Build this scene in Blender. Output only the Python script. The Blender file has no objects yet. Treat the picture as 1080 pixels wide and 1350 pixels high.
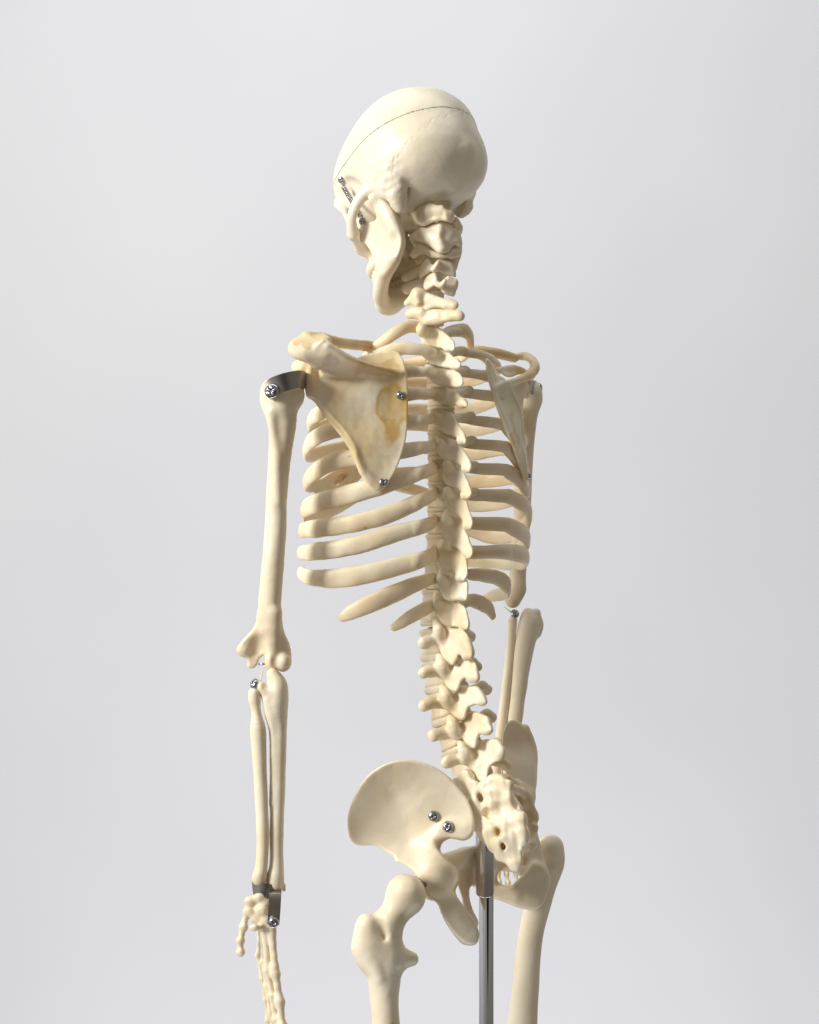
import bpy, math
import numpy as np
from mathutils import Vector, Matrix, Quaternion

# ---------------------------------------------------------------- camera, world, lights
S = 4e-4            # metres per model unit (one unit = 0.4 mm; the skeleton is a half size teaching model)
D = 1250.0          # camera distance in units
PX, PY = 540.0, 505.0
sc = bpy.context.scene
cd = bpy.data.cameras.new("camera"); cam = bpy.data.objects.new("camera", cd)
sc.collection.objects.link(cam); sc.camera = cam
cam.location = (0, -D*S, 0); cam.rotation_euler = (math.pi/2, 0, 0)
cd.sensor_fit = 'VERTICAL'; cd.sensor_height = 27.0; cd.lens = 27.0*D/1350.0
cd.shift_y = -(675.0-PY)/1350.0
cd.clip_start = 0.01; cd.clip_end = 50

W = bpy.data.worlds.new("World"); sc.world = W; W.use_nodes = True
nt = W.node_tree; bg = nt.nodes['Background']
def wn(t): return nt.nodes.new(t)
tc = wn('ShaderNodeTexCoord'); sp = wn('ShaderNodeSeparateXYZ'); nt.links.new(tc.outputs['Generated'], sp.inputs[0])
mr = wn('ShaderNodeMapRange'); mr.inputs[1].default_value = -1; mr.inputs[2].default_value = 1
nt.links.new(sp.outputs['X'], mr.inputs[0])
cr = wn('ShaderNodeValToRGB'); e = cr.color_ramp.elements
e[0].position = 0.0; e[0].color = (1.25, 1.25, 1.28, 1)
e[1].position = 1.0; e[1].color = (0.44, 0.41, 0.37, 1)
m = e.new(0.30); m.color = (0.60, 0.60, 0.61, 1)
m = e.new(0.62); m.color = (0.36, 0.335, 0.295, 1)
nt.links.new(mr.outputs[0], cr.inputs[0])
# the dim room behind the camera, seen in the chrome
dp_ = wn('ShaderNodeVectorMath'); dp_.operation = 'DOT_PRODUCT'; dp_.inputs[1].default_value = Vector((0.30, -0.95, 0.0)).normalized()
nt.links.new(tc.outputs['Generated'], dp_.inputs[0])
m2 = wn('ShaderNodeMapRange'); m2.inputs[1].default_value = 0.935; m2.inputs[2].default_value = 0.96; nt.links.new(dp_.outputs['Value'], m2.inputs[0])
mx = wn('ShaderNodeMix'); mx.data_type = 'RGBA'; mx.inputs['B'].default_value = (0.015, 0.014, 0.013, 1)
nt.links.new(m2.outputs[0], mx.inputs['Factor']); nt.links.new(cr.outputs[0], mx.inputs['A'])
m3 = wn('ShaderNodeMapRange'); m3.inputs[1].default_value = -0.15; m3.inputs[2].default_value = -0.6; m3.inputs[4].default_value = 0.75; nt.links.new(sp.outputs['Z'], m3.inputs[0])
mx2 = wn('ShaderNodeMix'); mx2.data_type = 'RGBA'; mx2.inputs['B'].default_value = (0.16, 0.13, 0.10, 1)
nt.links.new(m3.outputs[0], mx2.inputs['Factor']); nt.links.new(mx.outputs['Result'], mx2.inputs['A'])
nt.links.new(mx2.outputs['Result'], bg.inputs[0])
bg.inputs[1].default_value = 0.57

def area(name, loc, target, sx, sy, power, col):
    l = bpy.data.lights.new(name, 'AREA'); l.shape = 'RECTANGLE'; l.size = sx; l.size_y = sy
    l.energy = power; l.color = col
    o = bpy.data.objects.new(name, l); sc.collection.objects.link(o)
    o.location = loc
    o.rotation_euler = (Vector(target)-Vector(loc)).to_track_quat('-Z', 'Y').to_euler()
    return o
area("window_light", (-2.4, -1.5, 1.1), (0, 0, -0.1), 0.72, 0.95, 106, (1.0, 0.975, 0.935))
area("upper_wall_fill", (0.3, 0.2, 2.5), (0.4, 2.4, -0.5), 3.6, 1.0, 44, (0.94, 0.965, 1.0))  # added fill above the view to brighten the wall, no real fixture
area("lower_wall_fill", (0.25, 0.2, -3.2), (0.3, 2.4, -0.5), 3.6, 1.0, 52, (0.94, 0.95, 1.0))  # second added fill, below the view, evens out the wall; no real source

sc.view_settings.view_transform = 'Standard'; sc.view_settings.look = 'None'
sc.view_settings.exposure = 0.0; sc.view_settings.gamma = 1.0; sc.view_settings.use_curve_mapping = False

# ---------------------------------------------------------------- helpers
TH = math.radians(36.0)
RX, RD = math.cos(TH), math.sin(TH)          # body right axis in (x, depth)
QX, QD = math.sin(TH), -math.cos(TH)         # body posterior axis in (x, depth)
OX, OD = 41.0, 0.0                           # spine axis

def P3(px, py, d):
    f = 1+np.asarray(d, float)/D
    return np.stack([(np.asarray(px, float)-PX)*f, np.asarray(d, float)+0*f, (PY-np.asarray(py, float))*f], -1)
def unproj(V):                                # photo-plane grid coords (px, depth, -py) -> space
    return P3(V[:, 0], -V[:, 2], V[:, 1])
def pix(v):
    f = 1+v[1]/D
    return v[0]/f+PX, PY-v[2]/f, v[1]
def mirror(V):
    V = V.copy(); r = (V[:, 0]-OX)*RX+(V[:, 1]-OD)*RD
    V[:, 0] -= 2*r*RX; V[:, 1] -= 2*r*RD
    return V

def catmull(P, n, closed=False):
    P = np.asarray(P, float); N = len(P); out = []
    rng = range(N) if closed else range(N-1)
    for i in rng:
        if closed: a, b, c, d = P[i-1], P[i], P[(i+1) % N], P[(i+2) % N]
        else: a, b, c, d = P[max(i-1, 0)], P[i], P[i+1], P[min(i+2, N-1)]
        for k in range(n):
            t = k/n
            out.append(0.5*((2*b)+(c-a)*t+(2*a-5*b+4*c-d)*t*t+(3*b-a-3*c+d)*t**3))
    if not closed: out.append(P[-1])
    return np.array(out)

def q(p): return np.array([p[0], p[2], -p[1]], float)    # (px, py, depth) -> grid coords

class Prim:
    def __init__(s, lo, hi, f): s.lo = np.asarray(lo, float); s.hi = np.asarray(hi, float); s.f = f

def _cap(x, y, z, a, b, ra, rb, n=None, fl=1.0):
    ab = b-a
    px, py, pz = x-a[0], y-a[1], z-a[2]
    if n is not None:
        dn = (px*n[0]+py*n[1]+pz*n[2])*(fl-1); px, py, pz = px+dn*n[0], py+dn*n[1], pz+dn*n[2]
        ab = ab+n*(ab.dot(n)*(fl-1))
    L = max(ab.dot(ab), 1e-6)
    t = np.clip((px*ab[0]+py*ab[1]+pz*ab[2])/L, 0, 1)
    return np.sqrt((px-t*ab[0])**2+(py-t*ab[1])**2+(pz-t*ab[2])**2)-(ra+(rb-ra)*t)

def tube(pts, sub=4, n=None, fl=1.0, raw=False):
    """pts rows (px,py,d,r) in photo coords, or (x,y,z,r) with raw=True"""
    P = catmull(pts, sub) if len(pts) > 2 else np.asarray(pts, float)
    C = P[:, :3] if raw else np.stack([P[:, 0], P[:, 2], -P[:, 1]], 1)
    R = P[:, 3]
    if n is not None:
        n = np.asarray(n, float); n = n/np.linalg.norm(n)
    def f(x, y, z):
        o = None
        for i in range(len(C)-1):
            v = _cap(x, y, z, C[i], C[i+1], R[i], R[i+1], n, fl)
            o = v if o is None else np.minimum(o, v)
        return o
    return Prim((C-R[:, None]).min(0), (C+R[:, None]).max(0), f)

def ell(c, r, axes=None, raw=False):
    c = np.asarray(c, float) if raw else q(c)
    r = np.asarray(r, float)      # radii along x, depth, z (or along axes)
    A = np.eye(3) if axes is None else np.array([np.asarray(a, float)/np.linalg.norm(a) for a in axes])
    def f(x, y, z):
        x, y, z = x-c[0], y-c[1], z-c[2]
        u = [x*A[i][0]+y*A[i][1]+z*A[i][2] for i in range(3)]
        k0 = np.sqrt(sum((u[i]/r[i])**2 for i in range(3)))
        k1 = np.sqrt(sum((u[i]/r[i]**2)**2 for i in range(3)))
        return k0*(k0-1)/np.maximum(k1, 1e-6)
    R = r.max()
    ext = np.sqrt(((A*r[:, None])**2).sum(0))
    return Prim(c-ext, c+ext, f)

def cyl(c, rx, rd, h, up=(0, 0, 1), waist=0.1, rnd=3.0, tilt=0):
    """vertebral body or disc: oval drum, c photo coords"""
    c = q(c); up = np.asarray(up, float); up = up/np.linalg.norm(up)
    ax = np.cross((0, 1, 0), up); ax = ax/np.linalg.norm(ax); ay = np.cross(up, ax)
    def f(x, y, z):
        x, y, z = x-c[0], y-c[1], z-c[2]
        u = x*ax[0]+y*ax[1]+z*ax[2]; v = x*ay[0]+y*ay[1]+z*ay[2]; w = x*up[0]+y*up[1]+z*up[2]
        s = 1-waist*np.clip(1-(w/(h+1e-6))**2, 0, 1)
        a = (np.sqrt((u/(rx*s))**2+(v/(rd*s))**2)-1)*min(rx, rd)+rnd; b = np.abs(w)-h+rnd
        return np.minimum(np.maximum(a, b), 0)+np.sqrt(np.maximum(a, 0)**2+np.maximum(b, 0)**2)-rnd
    R = max(rx, rd, h)*1.15
    return Prim(c-R, c+R, f)

def poly_sd(X, Y, P):
    d = np.full(X.shape, 1e9); ins = np.zeros(X.shape, bool); N = len(P)
    for i in range(N):
        a, b = P[i], P[(i+1) % N]; e0, e1 = b-a
        wx, wy = X-a[0], Y-a[1]
        t = np.clip((wx*e0+wy*e1)/(e0*e0+e1*e1+1e-9), 0, 1)
        d = np.minimum(d, (wx-t*e0)**2+(wy-t*e1)**2)
        c = (a[1] > Y) != (b[1] > Y)
        if abs(e1) > 1e-9: ins ^= c & (X < e0*(Y-a[1])/e1+a[0])
    return np.where(ins, -1, 1)*np.sqrt(d)

def tps(ctrl, lam=0.0):
    C = np.asarray(ctrl, float); n = len(C)
    def U(r2): return 0.5*r2*np.log(r2+1e-9)
    K = U(((C[:, None, :2]-C[None, :, :2])**2).sum(-1))+lam*np.eye(n)
    Pm = np.c_[np.ones(n), C[:, :2]]
    A = np.block([[K, Pm], [Pm.T, np.zeros((3, 3))]])
    w = np.linalg.lstsq(A, np.r_[C[:, 2], 0, 0, 0], rcond=None)[0]
    def f(X, Y):
        o = w[n]+w[n+1]*X+w[n+2]*Y
        for i in range(n): o = o+w[i]*U((X-C[i, 0])**2+(Y-C[i, 1])**2)
        return o
    return f

def plate(poly, depth, th, rim=None, rimw=8.0, rnd=None, sub=4):
    """sheet bone: outline in photo coords, depth(px,py), half thickness th (rim half thickness at the edge)"""
    P = catmull(poly, sub, True)
    Pn = np.c_[P[:, 0], -P[:, 1]]
    dep = depth(P[:, 0], P[:, 1])+0*P[:, 0]
    t1 = max(th, rim or th); rn = rnd if rnd is not None else (rim or th)*0.8
    def f(x, y, z):
        X2 = x[:, 0, :]; Z2 = z[:, 0, :]
        sd = poly_sd(X2, Z2, Pn)
        dp = depth(X2, -Z2)+0*X2
        gx = np.gradient(dp, axis=0)/max(abs(x[1, 0, 0]-x[0, 0, 0]), 1e-6) if dp.shape[0] > 1 else 0
        gz = np.gradient(dp, axis=1)/max(abs(z[0, 0, 1]-z[0, 0, 0]), 1e-6) if dp.shape[1] > 1 else 0
        cs = 1/np.sqrt(1+gx**2+gz**2)
        t = th+((rim-th)*np.exp(np.minimum(sd, 0)/rimw) if rim else 0)
        t = t+0*sd
        a = (sd+rn)[:, None, :]+0*y; b = np.abs(y-dp[:, None, :])*cs[:, None, :]-(t-rn*0.95)[:, None, :]
        return np.minimum(np.maximum(a, b), 0)+np.sqrt(np.maximum(a, 0)**2+np.maximum(b, 0)**2)-rn
    lo = np.array([P[:, 0].min(), dep.min()-t1*3, -P[:, 1].max()]); hi = np.array([P[:, 0].max(), dep.max()+t1*3, -P[:, 1].min()])
    return Prim(lo, hi, f)

def lumps(x, y, z, amp, sc_, seed):
    r = np.random.RandomState(seed); o = 0
    for i in range(7):
        k = r.normal(size=3); k /= np.linalg.norm(k); k *= (0.7+0.9*r.rand())/sc_*2*math.pi
        o = o+np.sin(x*k[0]+y*k[1]+z*k[2]+r.rand()*6.28)
    return o*amp/2.6

class Field:
    def __init__(s, h=1.1, pad=12): s.h = h; s.pad = pad; s.ops = []; s.noise = []
    def add(s, p, k=6.0): s.ops.append(('a', p, k)); return s
    def cut(s, p, k=2.5): s.ops.append(('c', p, k)); return s
    def lump(s, amp, scale, seed=1): s.noise.append((amp*0.5, scale*1.9, seed)); return s
    def eval(s):
        adds = [o[1] for o in s.ops if o[0] == 'a']
        lo = np.min([p.lo for p in adds], 0)-5-2*s.h; hi = np.max([p.hi for p in adds], 0)+5+2*s.h
        n = np.ceil((hi-lo)/s.h).astype(int)+1
        s.lo = lo; F = np.full(n, 1e3, np.float32)
        ax = [lo[i]+s.h*np.arange(n[i]) for i in range(3)]
        for typ, p, k in s.ops:
            m = max(k+5, s.pad)
            i0 = np.clip(np.floor((p.lo-m-lo)/s.h).astype(int), 0, n-1); i1 = np.clip(np.ceil((p.hi+m-lo)/s.h).astype(int)+1, 1, n)
            if np.any(i1-i0 < 2): continue
            x, y, z = np.meshgrid(*[ax[i][i0[i]:i1[i]] for i in range(3)], indexing='ij')
            v = p.f(x, y, z); sl = tuple(slice(i0[i], i1[i]) for i in range(3)); f = F[sl]
            if typ == 'a':
                hh = np.maximum(k-np.abs(f-v), 0)/max(k, 1e-6); F[sl] = np.minimum(f, v)-hh*hh*k*0.25
            else:
                v = -v; hh = np.maximum(k-np.abs(f-v), 0)/max(k, 1e-6); F[sl] = np.maximum(f, v)+hh*hh*k*0.25
        if s.h >= 0.75:
            for _ in range(2):
                G_ = F.copy(); c_ = F[1:-1, 1:-1, 1:-1]
                G_[1:-1, 1:-1, 1:-1] = (c_*2+F[2:, 1:-1, 1:-1]+F[:-2, 1:-1, 1:-1]+F[1:-1, 2:, 1:-1]+F[1:-1, :-2, 1:-1]+F[1:-1, 1:-1, 2:]+F[1:-1, 1:-1, :-2])/8
                F = G_
        if s.noise:
            near = np.argwhere(np.abs(F) < 5)
            c = lo+near*s.h; dv = 0
            for a, scl, sd in s.noise: dv = dv+lumps(c[:, 0], c[:, 1], c[:, 2], a, scl, sd)
            F[tuple(near.T)] += dv
        return F

def nets(F, lo, h):
    s = F < 0
    c = np.zeros(np.array(F.shape)-1, np.int8)
    offs = [(a, b, d) for a in (0, 1) for b in (0, 1) for d in (0, 1)]
    n = np.array(F.shape)-1
    for a, b, d in offs: c += s[a:a+n[0], b:b+n[1], d:d+n[2]]
    act = np.argwhere((c > 0) & (c < 8))
    idx = -np.ones(c.shape, np.int64); idx[tuple(act.T)] = np.arange(len(act))
    acc = np.zeros((len(act), 3)); cnt = np.zeros(len(act))
    for a in offs:
        for ax in range(3):
            if a[ax] == 1: continue
            b = list(a); b[ax] = 1
            fa = F[tuple((act+a).T)]; fb = F[tuple((act+b).T)]
            m = (fa < 0) != (fb < 0)
            t = np.where(m, fa/np.where(m, fa-fb, 1), 0)
            pos = np.tile(np.array(a, float), (len(act), 1)); pos[:, ax] = t
            acc += pos*m[:, None]; cnt += m
    V = lo+(act+acc/cnt[:, None])*h
    Q = []
    for ax in range(3):
        u, v = [(1, 2), (2, 0), (0, 1)][ax]
        sl0 = [slice(None)]*3; sl1 = [slice(None)]*3
        sl0[ax] = slice(0, -1); sl1[ax] = slice(1, None)
        e0, e1 = s[tuple(sl0)], s[tuple(sl1)]
        E = np.argwhere(e0 != e1)
        E = E[(E[:, u] > 0) & (E[:, v] > 0) & (E[:, u] < n[u]) & (E[:, v] < n[v])]
        if not len(E): continue
        du = np.zeros(3, int); du[u] = 1; dv = np.zeros(3, int); dv[v] = 1
        g = lambda A: idx[tuple(A.T)]
        quad = np.stack([g(E-du-dv), g(E-dv), g(E), g(E-du)], 1)
        inside0 = e0[tuple(E.T)]
        quad[~inside0] = quad[~inside0][:, ::-1]
        Q.append(quad)
    Q = np.concatenate(Q)
    a, b, c_ = V[Q[:, 0]], V[Q[:, 1]], V[Q[:, 2]]
    if np.einsum('ij,ij->i', a, np.cross(b, c_)).sum() + np.einsum('ij,ij->i', a, np.cross(c_, V[Q[:, 3]])).sum() < 0: Q = Q[:, ::-1].copy()
    return V, Q

def mesh_obj(name, V, Fc, mat, parent=None, smooth=True):
    me = bpy.data.meshes.new(name)
    V = np.asarray(V, float)*S
    if isinstance(Fc, np.ndarray):
        me.vertices.add(len(V)); me.vertices.foreach_set('co', V.ravel())
        k = Fc.shape[1]
        me.loops.add(Fc.size); me.loops.foreach_set('vertex_index', Fc.ravel().astype(np.int32))
        me.polygons.add(len(Fc)); me.polygons.foreach_set('loop_start', np.arange(0, Fc.size, k, dtype=np.int32))
        me.update(calc_edges=True); me.validate()
    else:
        me.from_pydata([tuple(v) for v in V], [], Fc); me.update()
    if smooth: me.polygons.foreach_set('use_smooth', np.ones(len(me.polygons), bool))
    me.materials.append(mat)
    o = bpy.data.objects.new(name, me); sc.collection.objects.link(o)
    if parent is not None: attach(o, parent)
    return o
def attach(o, parent):
    o.parent = parent
    w = Vector((0, 0, 0)); p = parent
    while p is not None: w += p.location; p = p.parent
    o.location = o.location - w
def empty(name, loc, label, cat):
    o = bpy.data.objects.new(name, None); sc.collection.objects.link(o); o.location = loc
    o['label'] = label; o['category'] = cat; o.empty_display_size = 0.02
    return o

def bone(name, fld, mat, parent, mapf=unproj):
    F = fld.eval(); V, Q = nets(F, fld.lo, fld.h)
    V = mapf(V)
    o = mesh_obj(name, V, Q, mat, parent)
    return o, V, Q

# ---------------------------------------------------------------- materials
def bone_mat(name, base, dark, stain=None, rough=0.38, scale=90, sss=0.22, spots=True):
    m = bpy.data.materials.new(name); m.use_nodes = True; t = m.node_tree; b = t.nodes['Principled BSDF']
    N = t.nodes.new; L = t.links.new
    tx = N('ShaderNodeTexCoord')
    n1 = N('ShaderNodeTexNoise'); n1.inputs['Scale'].default_value = scale*0.35; n1.inputs['Detail'].default_value = 5
    L(tx.outputs['Object'], n1.inputs['Vector'])
    r1 = N('ShaderNodeValToRGB'); r1.color_ramp.elements[0].position = 0.36; r1.color_ramp.elements[0].color = (*dark, 1)
    r1.color_ramp.elements[1].position = 0.60; r1.color_ramp.elements[1].color = (*base, 1)
    L(n1.outputs['Fac'], r1.inputs[0]); col = r1.outputs[0]
    for (c_, scl, inner, outer, stc, amt) in (stain or []):      # yellow varnish stains with their own wobbly outline
        n2 = N('ShaderNodeTexNoise'); n2.inputs['Scale'].default_value = 95; n2.inputs['Detail'].default_value = 2.0
        L(tx.outputs['Object'], n2.inputs['Vector'])
        vs = N('ShaderNodeVectorMath'); vs.operation = 'SUBTRACT'; L(n2.outputs['Color'], vs.inputs[0]); vs.inputs[1].default_value = (0.5, 0.5, 0.5)
        vm = N('ShaderNodeVectorMath'); vm.operation = 'SCALE'; vm.inputs['Scale'].default_value = 0.018; L(vs.outputs[0], vm.inputs[0])
        va = N('ShaderNodeVectorMath'); va.operation = 'ADD'; L(tx.outputs['Object'], va.inputs[0]); L(vm.outputs[0], va.inputs[1])
        vb = N('ShaderNodeVectorMath'); vb.operation = 'SUBTRACT'; L(va.outputs[0], vb.inputs[0]); vb.inputs[1].default_value = c_
        vd = N('ShaderNodeVectorMath'); vd.operation = 'MULTIPLY'; L(vb.outputs[0], vd.inputs[0]); vd.inputs[1].default_value = tuple(1/(k_*S) for k_ in scl)
        vl = N('ShaderNodeVectorMath'); vl.operation = 'LENGTH'; L(vd.outputs[0], vl.inputs[0])
        r2 = N('ShaderNodeValToRGB'); E = r2.color_ramp.elements
        E[0].position = 0.0; E[0].color = (inner,)*3+(1,); E[1].position = 1.0; E[1].color = (0, 0, 0, 1)
        x_ = E.new(0.45); x_.color = (inner*0.8,)*3+(1,); x_ = E.new(0.76); x_.color = (outer,)*3+(1,); x_ = E.new(0.9); x_.color = (outer*0.3,)*3+(1,)
        L(vl.outputs['Value'], r2.inputs[0])
        mx = N('ShaderNodeMix'); mx.data_type = 'RGBA'; mx.inputs['B'].default_value = (*stc, 1)
        L(r2.outputs[0], mx.inputs['Factor']); L(col, mx.inputs['A']); col = mx.outputs['Result']
    if spots:      # tiny brown flecks in the moulded plastic
        v = N('ShaderNodeTexVoronoi'); v.inputs['Scale'].default_value = 75; L(tx.outputs['Object'], v.inputs['Vector'])
        r3 = N('ShaderNodeMapRange'); r3.inputs[1].default_value = 0.035; r3.inputs[2].default_value = 0.075
        r3.inputs[3].default_value = 0.55; r3.inputs[4].default_value = 0.0
        L(v.outputs['Distance'], r3.inputs[0])
        n4 = N('ShaderNodeTexNoise'); n4.inputs['Scale'].default_value = 60; L(tx.outputs['Object'], n4.inputs['Vector'])
        r4 = N('ShaderNodeMapRange'); r4.inputs[1].default_value = 0.52; r4.inputs[2].default_value = 0.62; L(n4.outputs['Fac'], r4.inputs[0])
        mm = N('ShaderNodeMath'); mm.operation = 'MULTIPLY'; L(r3.outputs[0], mm.inputs[0]); L(r4.outputs[0], mm.inputs[1])
        mx = N('ShaderNodeMix'); mx.data_type = 'RGBA'; mx.inputs['B'].default_value = (0.28, 0.15, 0.07, 1)
        L(mm.outputs[0], mx.inputs['Factor']); L(col, mx.inputs['A']); col = mx.outputs['Result']
    L(col, b.inputs['Base Color'])
    nr = N('ShaderNodeTexNoise'); nr.inputs['Scale'].default_value = 160; nr.inputs['Detail'].default_value = 3
    L(tx.outputs['Object'], nr.inputs['Vector'])
    mr = N('ShaderNodeMapRange'); mr.inputs[3].default_value = rough-0.08; mr.inputs[4].default_value = rough+0.14
    L(nr.outputs['Fac'], mr.inputs[0]); L(mr.outputs[0], b.inputs['Roughness'])
    nb = N('ShaderNodeTexNoise'); nb.inputs['Scale'].default_value = 420; nb.inputs['Detail'].default_value = 4
    L(tx.outputs['Object'], nb.inputs['Vector'])
    bp = N('ShaderNodeBump'); bp.inputs['Strength'].default_value = 0.16; bp.inputs['Distance'].default_value = 0.0006
    L(nb.outputs['Fac'], bp.inputs['Height'])
    nc = N('ShaderNodeTexNoise'); nc.inputs['Scale'].default_value = 85; nc.inputs['Detail'].default_value = 2.5; nc.inputs['Distortion'].default_value = 0.4
    L(tx.outputs['Object'], nc.inputs['Vector'])
    b2 = N('ShaderNodeBump'); b2.inputs['Strength'].default_value = 0.22; b2.inputs['Distance'].default_value = 0.0022
    L(nc.outputs['Fac'], b2.inputs['Height']); L(bp.outputs[0], b2.inputs['Normal']); L(b2.outputs[0], b.inputs['Normal'])
    b.inputs['Subsurface Weight'].default_value = sss
    b.inputs['Subsurface Radius'].default_value = (1.0, 0.5, 0.18); b.inputs['Subsurface Scale'].default_value = 0.005
    b.inputs['IOR'].default_value = 1.46
    return m
def metal_mat(name, col, rough, bump=0):
    m = bpy.data.materials.new(name); m.use_nodes = True; t = m.node_tree; b = t.nodes['Principled BSDF']
    b.inputs['Metallic'].default_value = 1; b.inputs['Base Color'].default_value = (*col, 1); b.inputs['Roughness'].default_value = rough
    tx = t.nodes.new('ShaderNodeTexCoord'); n = t.nodes.new('ShaderNodeTexNoise'); n.inputs['Scale'].default_value = 300; n.inputs['Detail'].default_value = 4
    t.links.new(tx.outputs['Object'], n.inputs['Vector'])
    mr = t.nodes.new('ShaderNodeMapRange'); mr.inputs[3].default_value = max(rough-0.05, 0.02); mr.inputs[4].default_value = rough+0.1
    t.links.new(n.outputs['Fac'], mr.inputs[0]); t.links.new(mr.outputs[0], b.inputs['Roughness'])
    if bump:
        bp = t.nodes.new('ShaderNodeBump'); bp.inputs['Strength'].default_value = bump; bp.inputs['Distance'].default_value = 0.0004
        t.links.new(n.outputs['Fac'], bp.inputs['Height']); t.links.new(bp.outputs[0], b.inputs['Normal'])
    return m
def STO(px, py, d): return P3(px, py, d)*S
IV = (0.87, 0.785, 0.61); IVD = (0.81, 0.695, 0.49)
M_BONE = bone_mat('ivory_plastic', IV, IVD)
M_SKULL = bone_mat('skull_plastic', (0.865, 0.79, 0.635), (0.83, 0.745, 0.565), scale=60)
M_VERT = bone_mat('vertebra_plastic', (0.87, 0.785, 0.61), (0.77, 0.63, 0.40), scale=130)
M_RIB = bone_mat('rib_plastic', (0.87, 0.775, 0.58), (0.79, 0.65, 0.42), scale=110, sss=0.32)
M_SCAP = bone_mat('scapula_plastic', (0.86, 0.78, 0.60), (0.76, 0.59, 0.31), stain=[(tuple(STO(519,545,-88)), (21,40,46), 0.42, 0.85, (0.60, 0.37, 0.10), 1), (tuple(STO(514,566,-88)), (14,40,14), 0.75, 0.7, (0.62, 0.39, 0.11), 1), (tuple(STO(415,446,-120)), (34,40,9), 0.65, 0.7, (0.66, 0.44, 0.16), 1), (tuple(STO(500,484,-100)), (34,40,10), 0.6, 0.6, (0.62, 0.42, 0.16), 1), (tuple(STO(690,490,100)), (24,60,22), 0.4, 0.5, (0.62, 0.42, 0.16), 1), (tuple(STO(672,590,20)), (8,40,60), 0.5, 0.5, (0.68, 0.44, 0.14), 1)])
M_CLAV = bone_mat('clavicle_plastic', (0.74, 0.61, 0.38), (0.62, 0.45, 0.22))
M_DISC = bone_mat('disc_plastic', (0.84, 0.75, 0.57), (0.78, 0.67, 0.47), spots=False)
M_STEEL = metal_mat('screw_steel', (0.42, 0.42, 0.44), 0.2)
M_BRACK = metal_mat('bracket_steel', (0.40, 0.37, 0.32), 0.32, 0.06)
M_CHROME = metal_mat('chrome', (0.76, 0.76, 0.78), 0.04)

# ---------------------------------------------------------------- backdrop
def wall():
    m = bpy.data.materials.new('painted_wall'); m.use_nodes = True; t = m.node_tree; b = t.nodes['Principled BSDF']
    tx = t.nodes.new('ShaderNodeTexCoord'); n = t.nodes.new('ShaderNodeTexNoise'); n.inputs['Scale'].default_value = 1.2; n.inputs['Detail'].default_value = 3
    t.links.new(tx.outputs['Object'], n.inputs['Vector'])
    r = t.nodes.new('ShaderNodeValToRGB'); r.color_ramp.elements[0].position = 0.3; r.color_ramp.elements[1].position = 0.7
    r.color_ramp.elements[0].color = (0.74, 0.74, 0.765, 1); r.color_ramp.elements[1].color = (0.77, 0.773, 0.79, 1)
    t.links.new(n.outputs['Fac'], r.inputs[0]); t.links.new(r.outputs[0], b.inputs['Base Color'])
    b.inputs['Roughness'].default_value = 0.9; b.inputs['Specular IOR Level'].default_value = 0.2
    n2 = t.nodes.new('ShaderNodeTexNoise'); n2.inputs['Scale'].default_value = 90; n2.inputs['Detail'].default_value = 5
    t.links.new(tx.outputs['Object'], n2.inputs['Vector'])
    bp = t.nodes.new('ShaderNodeBump'); bp.inputs['Strength'].default_value = 0.05; bp.inputs['Distance'].default_value = 0.002
    t.links.new(n2.outputs['Fac'], bp.inputs['Height']); t.links.new(bp.outputs[0], b.inputs['Normal'])
    Y = 2.4/S; X = 2.6/S; Z = 2.2/S; T = 0.05/S
    V = [(x, y, z) for x in (-X, X) for y in (Y, Y+T) for z in (-Z, Z)]
    F = [(0, 4, 5, 1), (2, 3, 7, 6), (0, 1, 3, 2), (4, 6, 7, 5), (0, 2, 6, 4), (1, 5, 7, 3)]
    o = mesh_obj('wall', V, F, m, smooth=False); o['kind'] = 'structure'
wall()

# ---------------------------------------------------------------- the skeleton
SK = empty('skeleton_model', tuple(P3(640, 1900, 0)*S),
           'ivory plastic teaching skeleton seen from behind, held up by a chrome pole', 'skeleton')
STAND = empty('display_stand', tuple(P3(641, 1900, 0)*S),
              'thin chrome telescopic pole rising from below into the sacrum of the skeleton', 'stand')

# --- screws (one mesh, many copies)
def screw_mesh():
    f = Field(0.35)
    f.add(ell((0, 0, 0), (6, 6, 3.6), raw=True), 0)
    f.cut(tube([(0, 0, -7, 4.6), (0, 0, -4.0, 4.6)], raw=True), 0.3)
    f.add(tube([(0, 0, -9, 2.2), (0, 0, 0, 2.2)], raw=True), 0.5)
    f.cut(tube([(-3.4, 0, 3.6, 1.0), (3.4, 0, 3.6, 1.0)], raw=True, sub=1), 0.5)
    f.cut(tube([(0, -3.4, 3.6, 1.0), (0, 3.4, 3.6, 1.0)], raw=True, sub=1), 0.5)
    f.cut(ell((0, 0, 3.4), (1.6, 1.6, 2.2), raw=True), 0.4)
    F = f.eval(); return nets(F, f.lo, f.h)
SCV, SCQ = screw_mesh(); _scr = [None]
def screw(px, py, d, normal, parent, r=6.0, spin=0.4, mat=None):
    if _scr[0] is None:
        o = mesh_obj('screw', SCV, SCQ, M_STEEL); _scr[0] = o.data
    else:
        o = bpy.data.objects.new('screw', _scr[0]); sc.collection.objects.link(o)
    o.location = Vector(P3(px, py, d)*S)
    o.rotation_mode = 'QUATERNION'
    o.rotation_quaternion = Vector(normal).to_track_quat('Z', 'Y') @ Quaternion((0, 0, 1), spin)
    o.scale = (r/6,)*3
    attach(o, parent)
    return o
from mathutils.bvhtree import BVHTree
_bvh = {}
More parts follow.
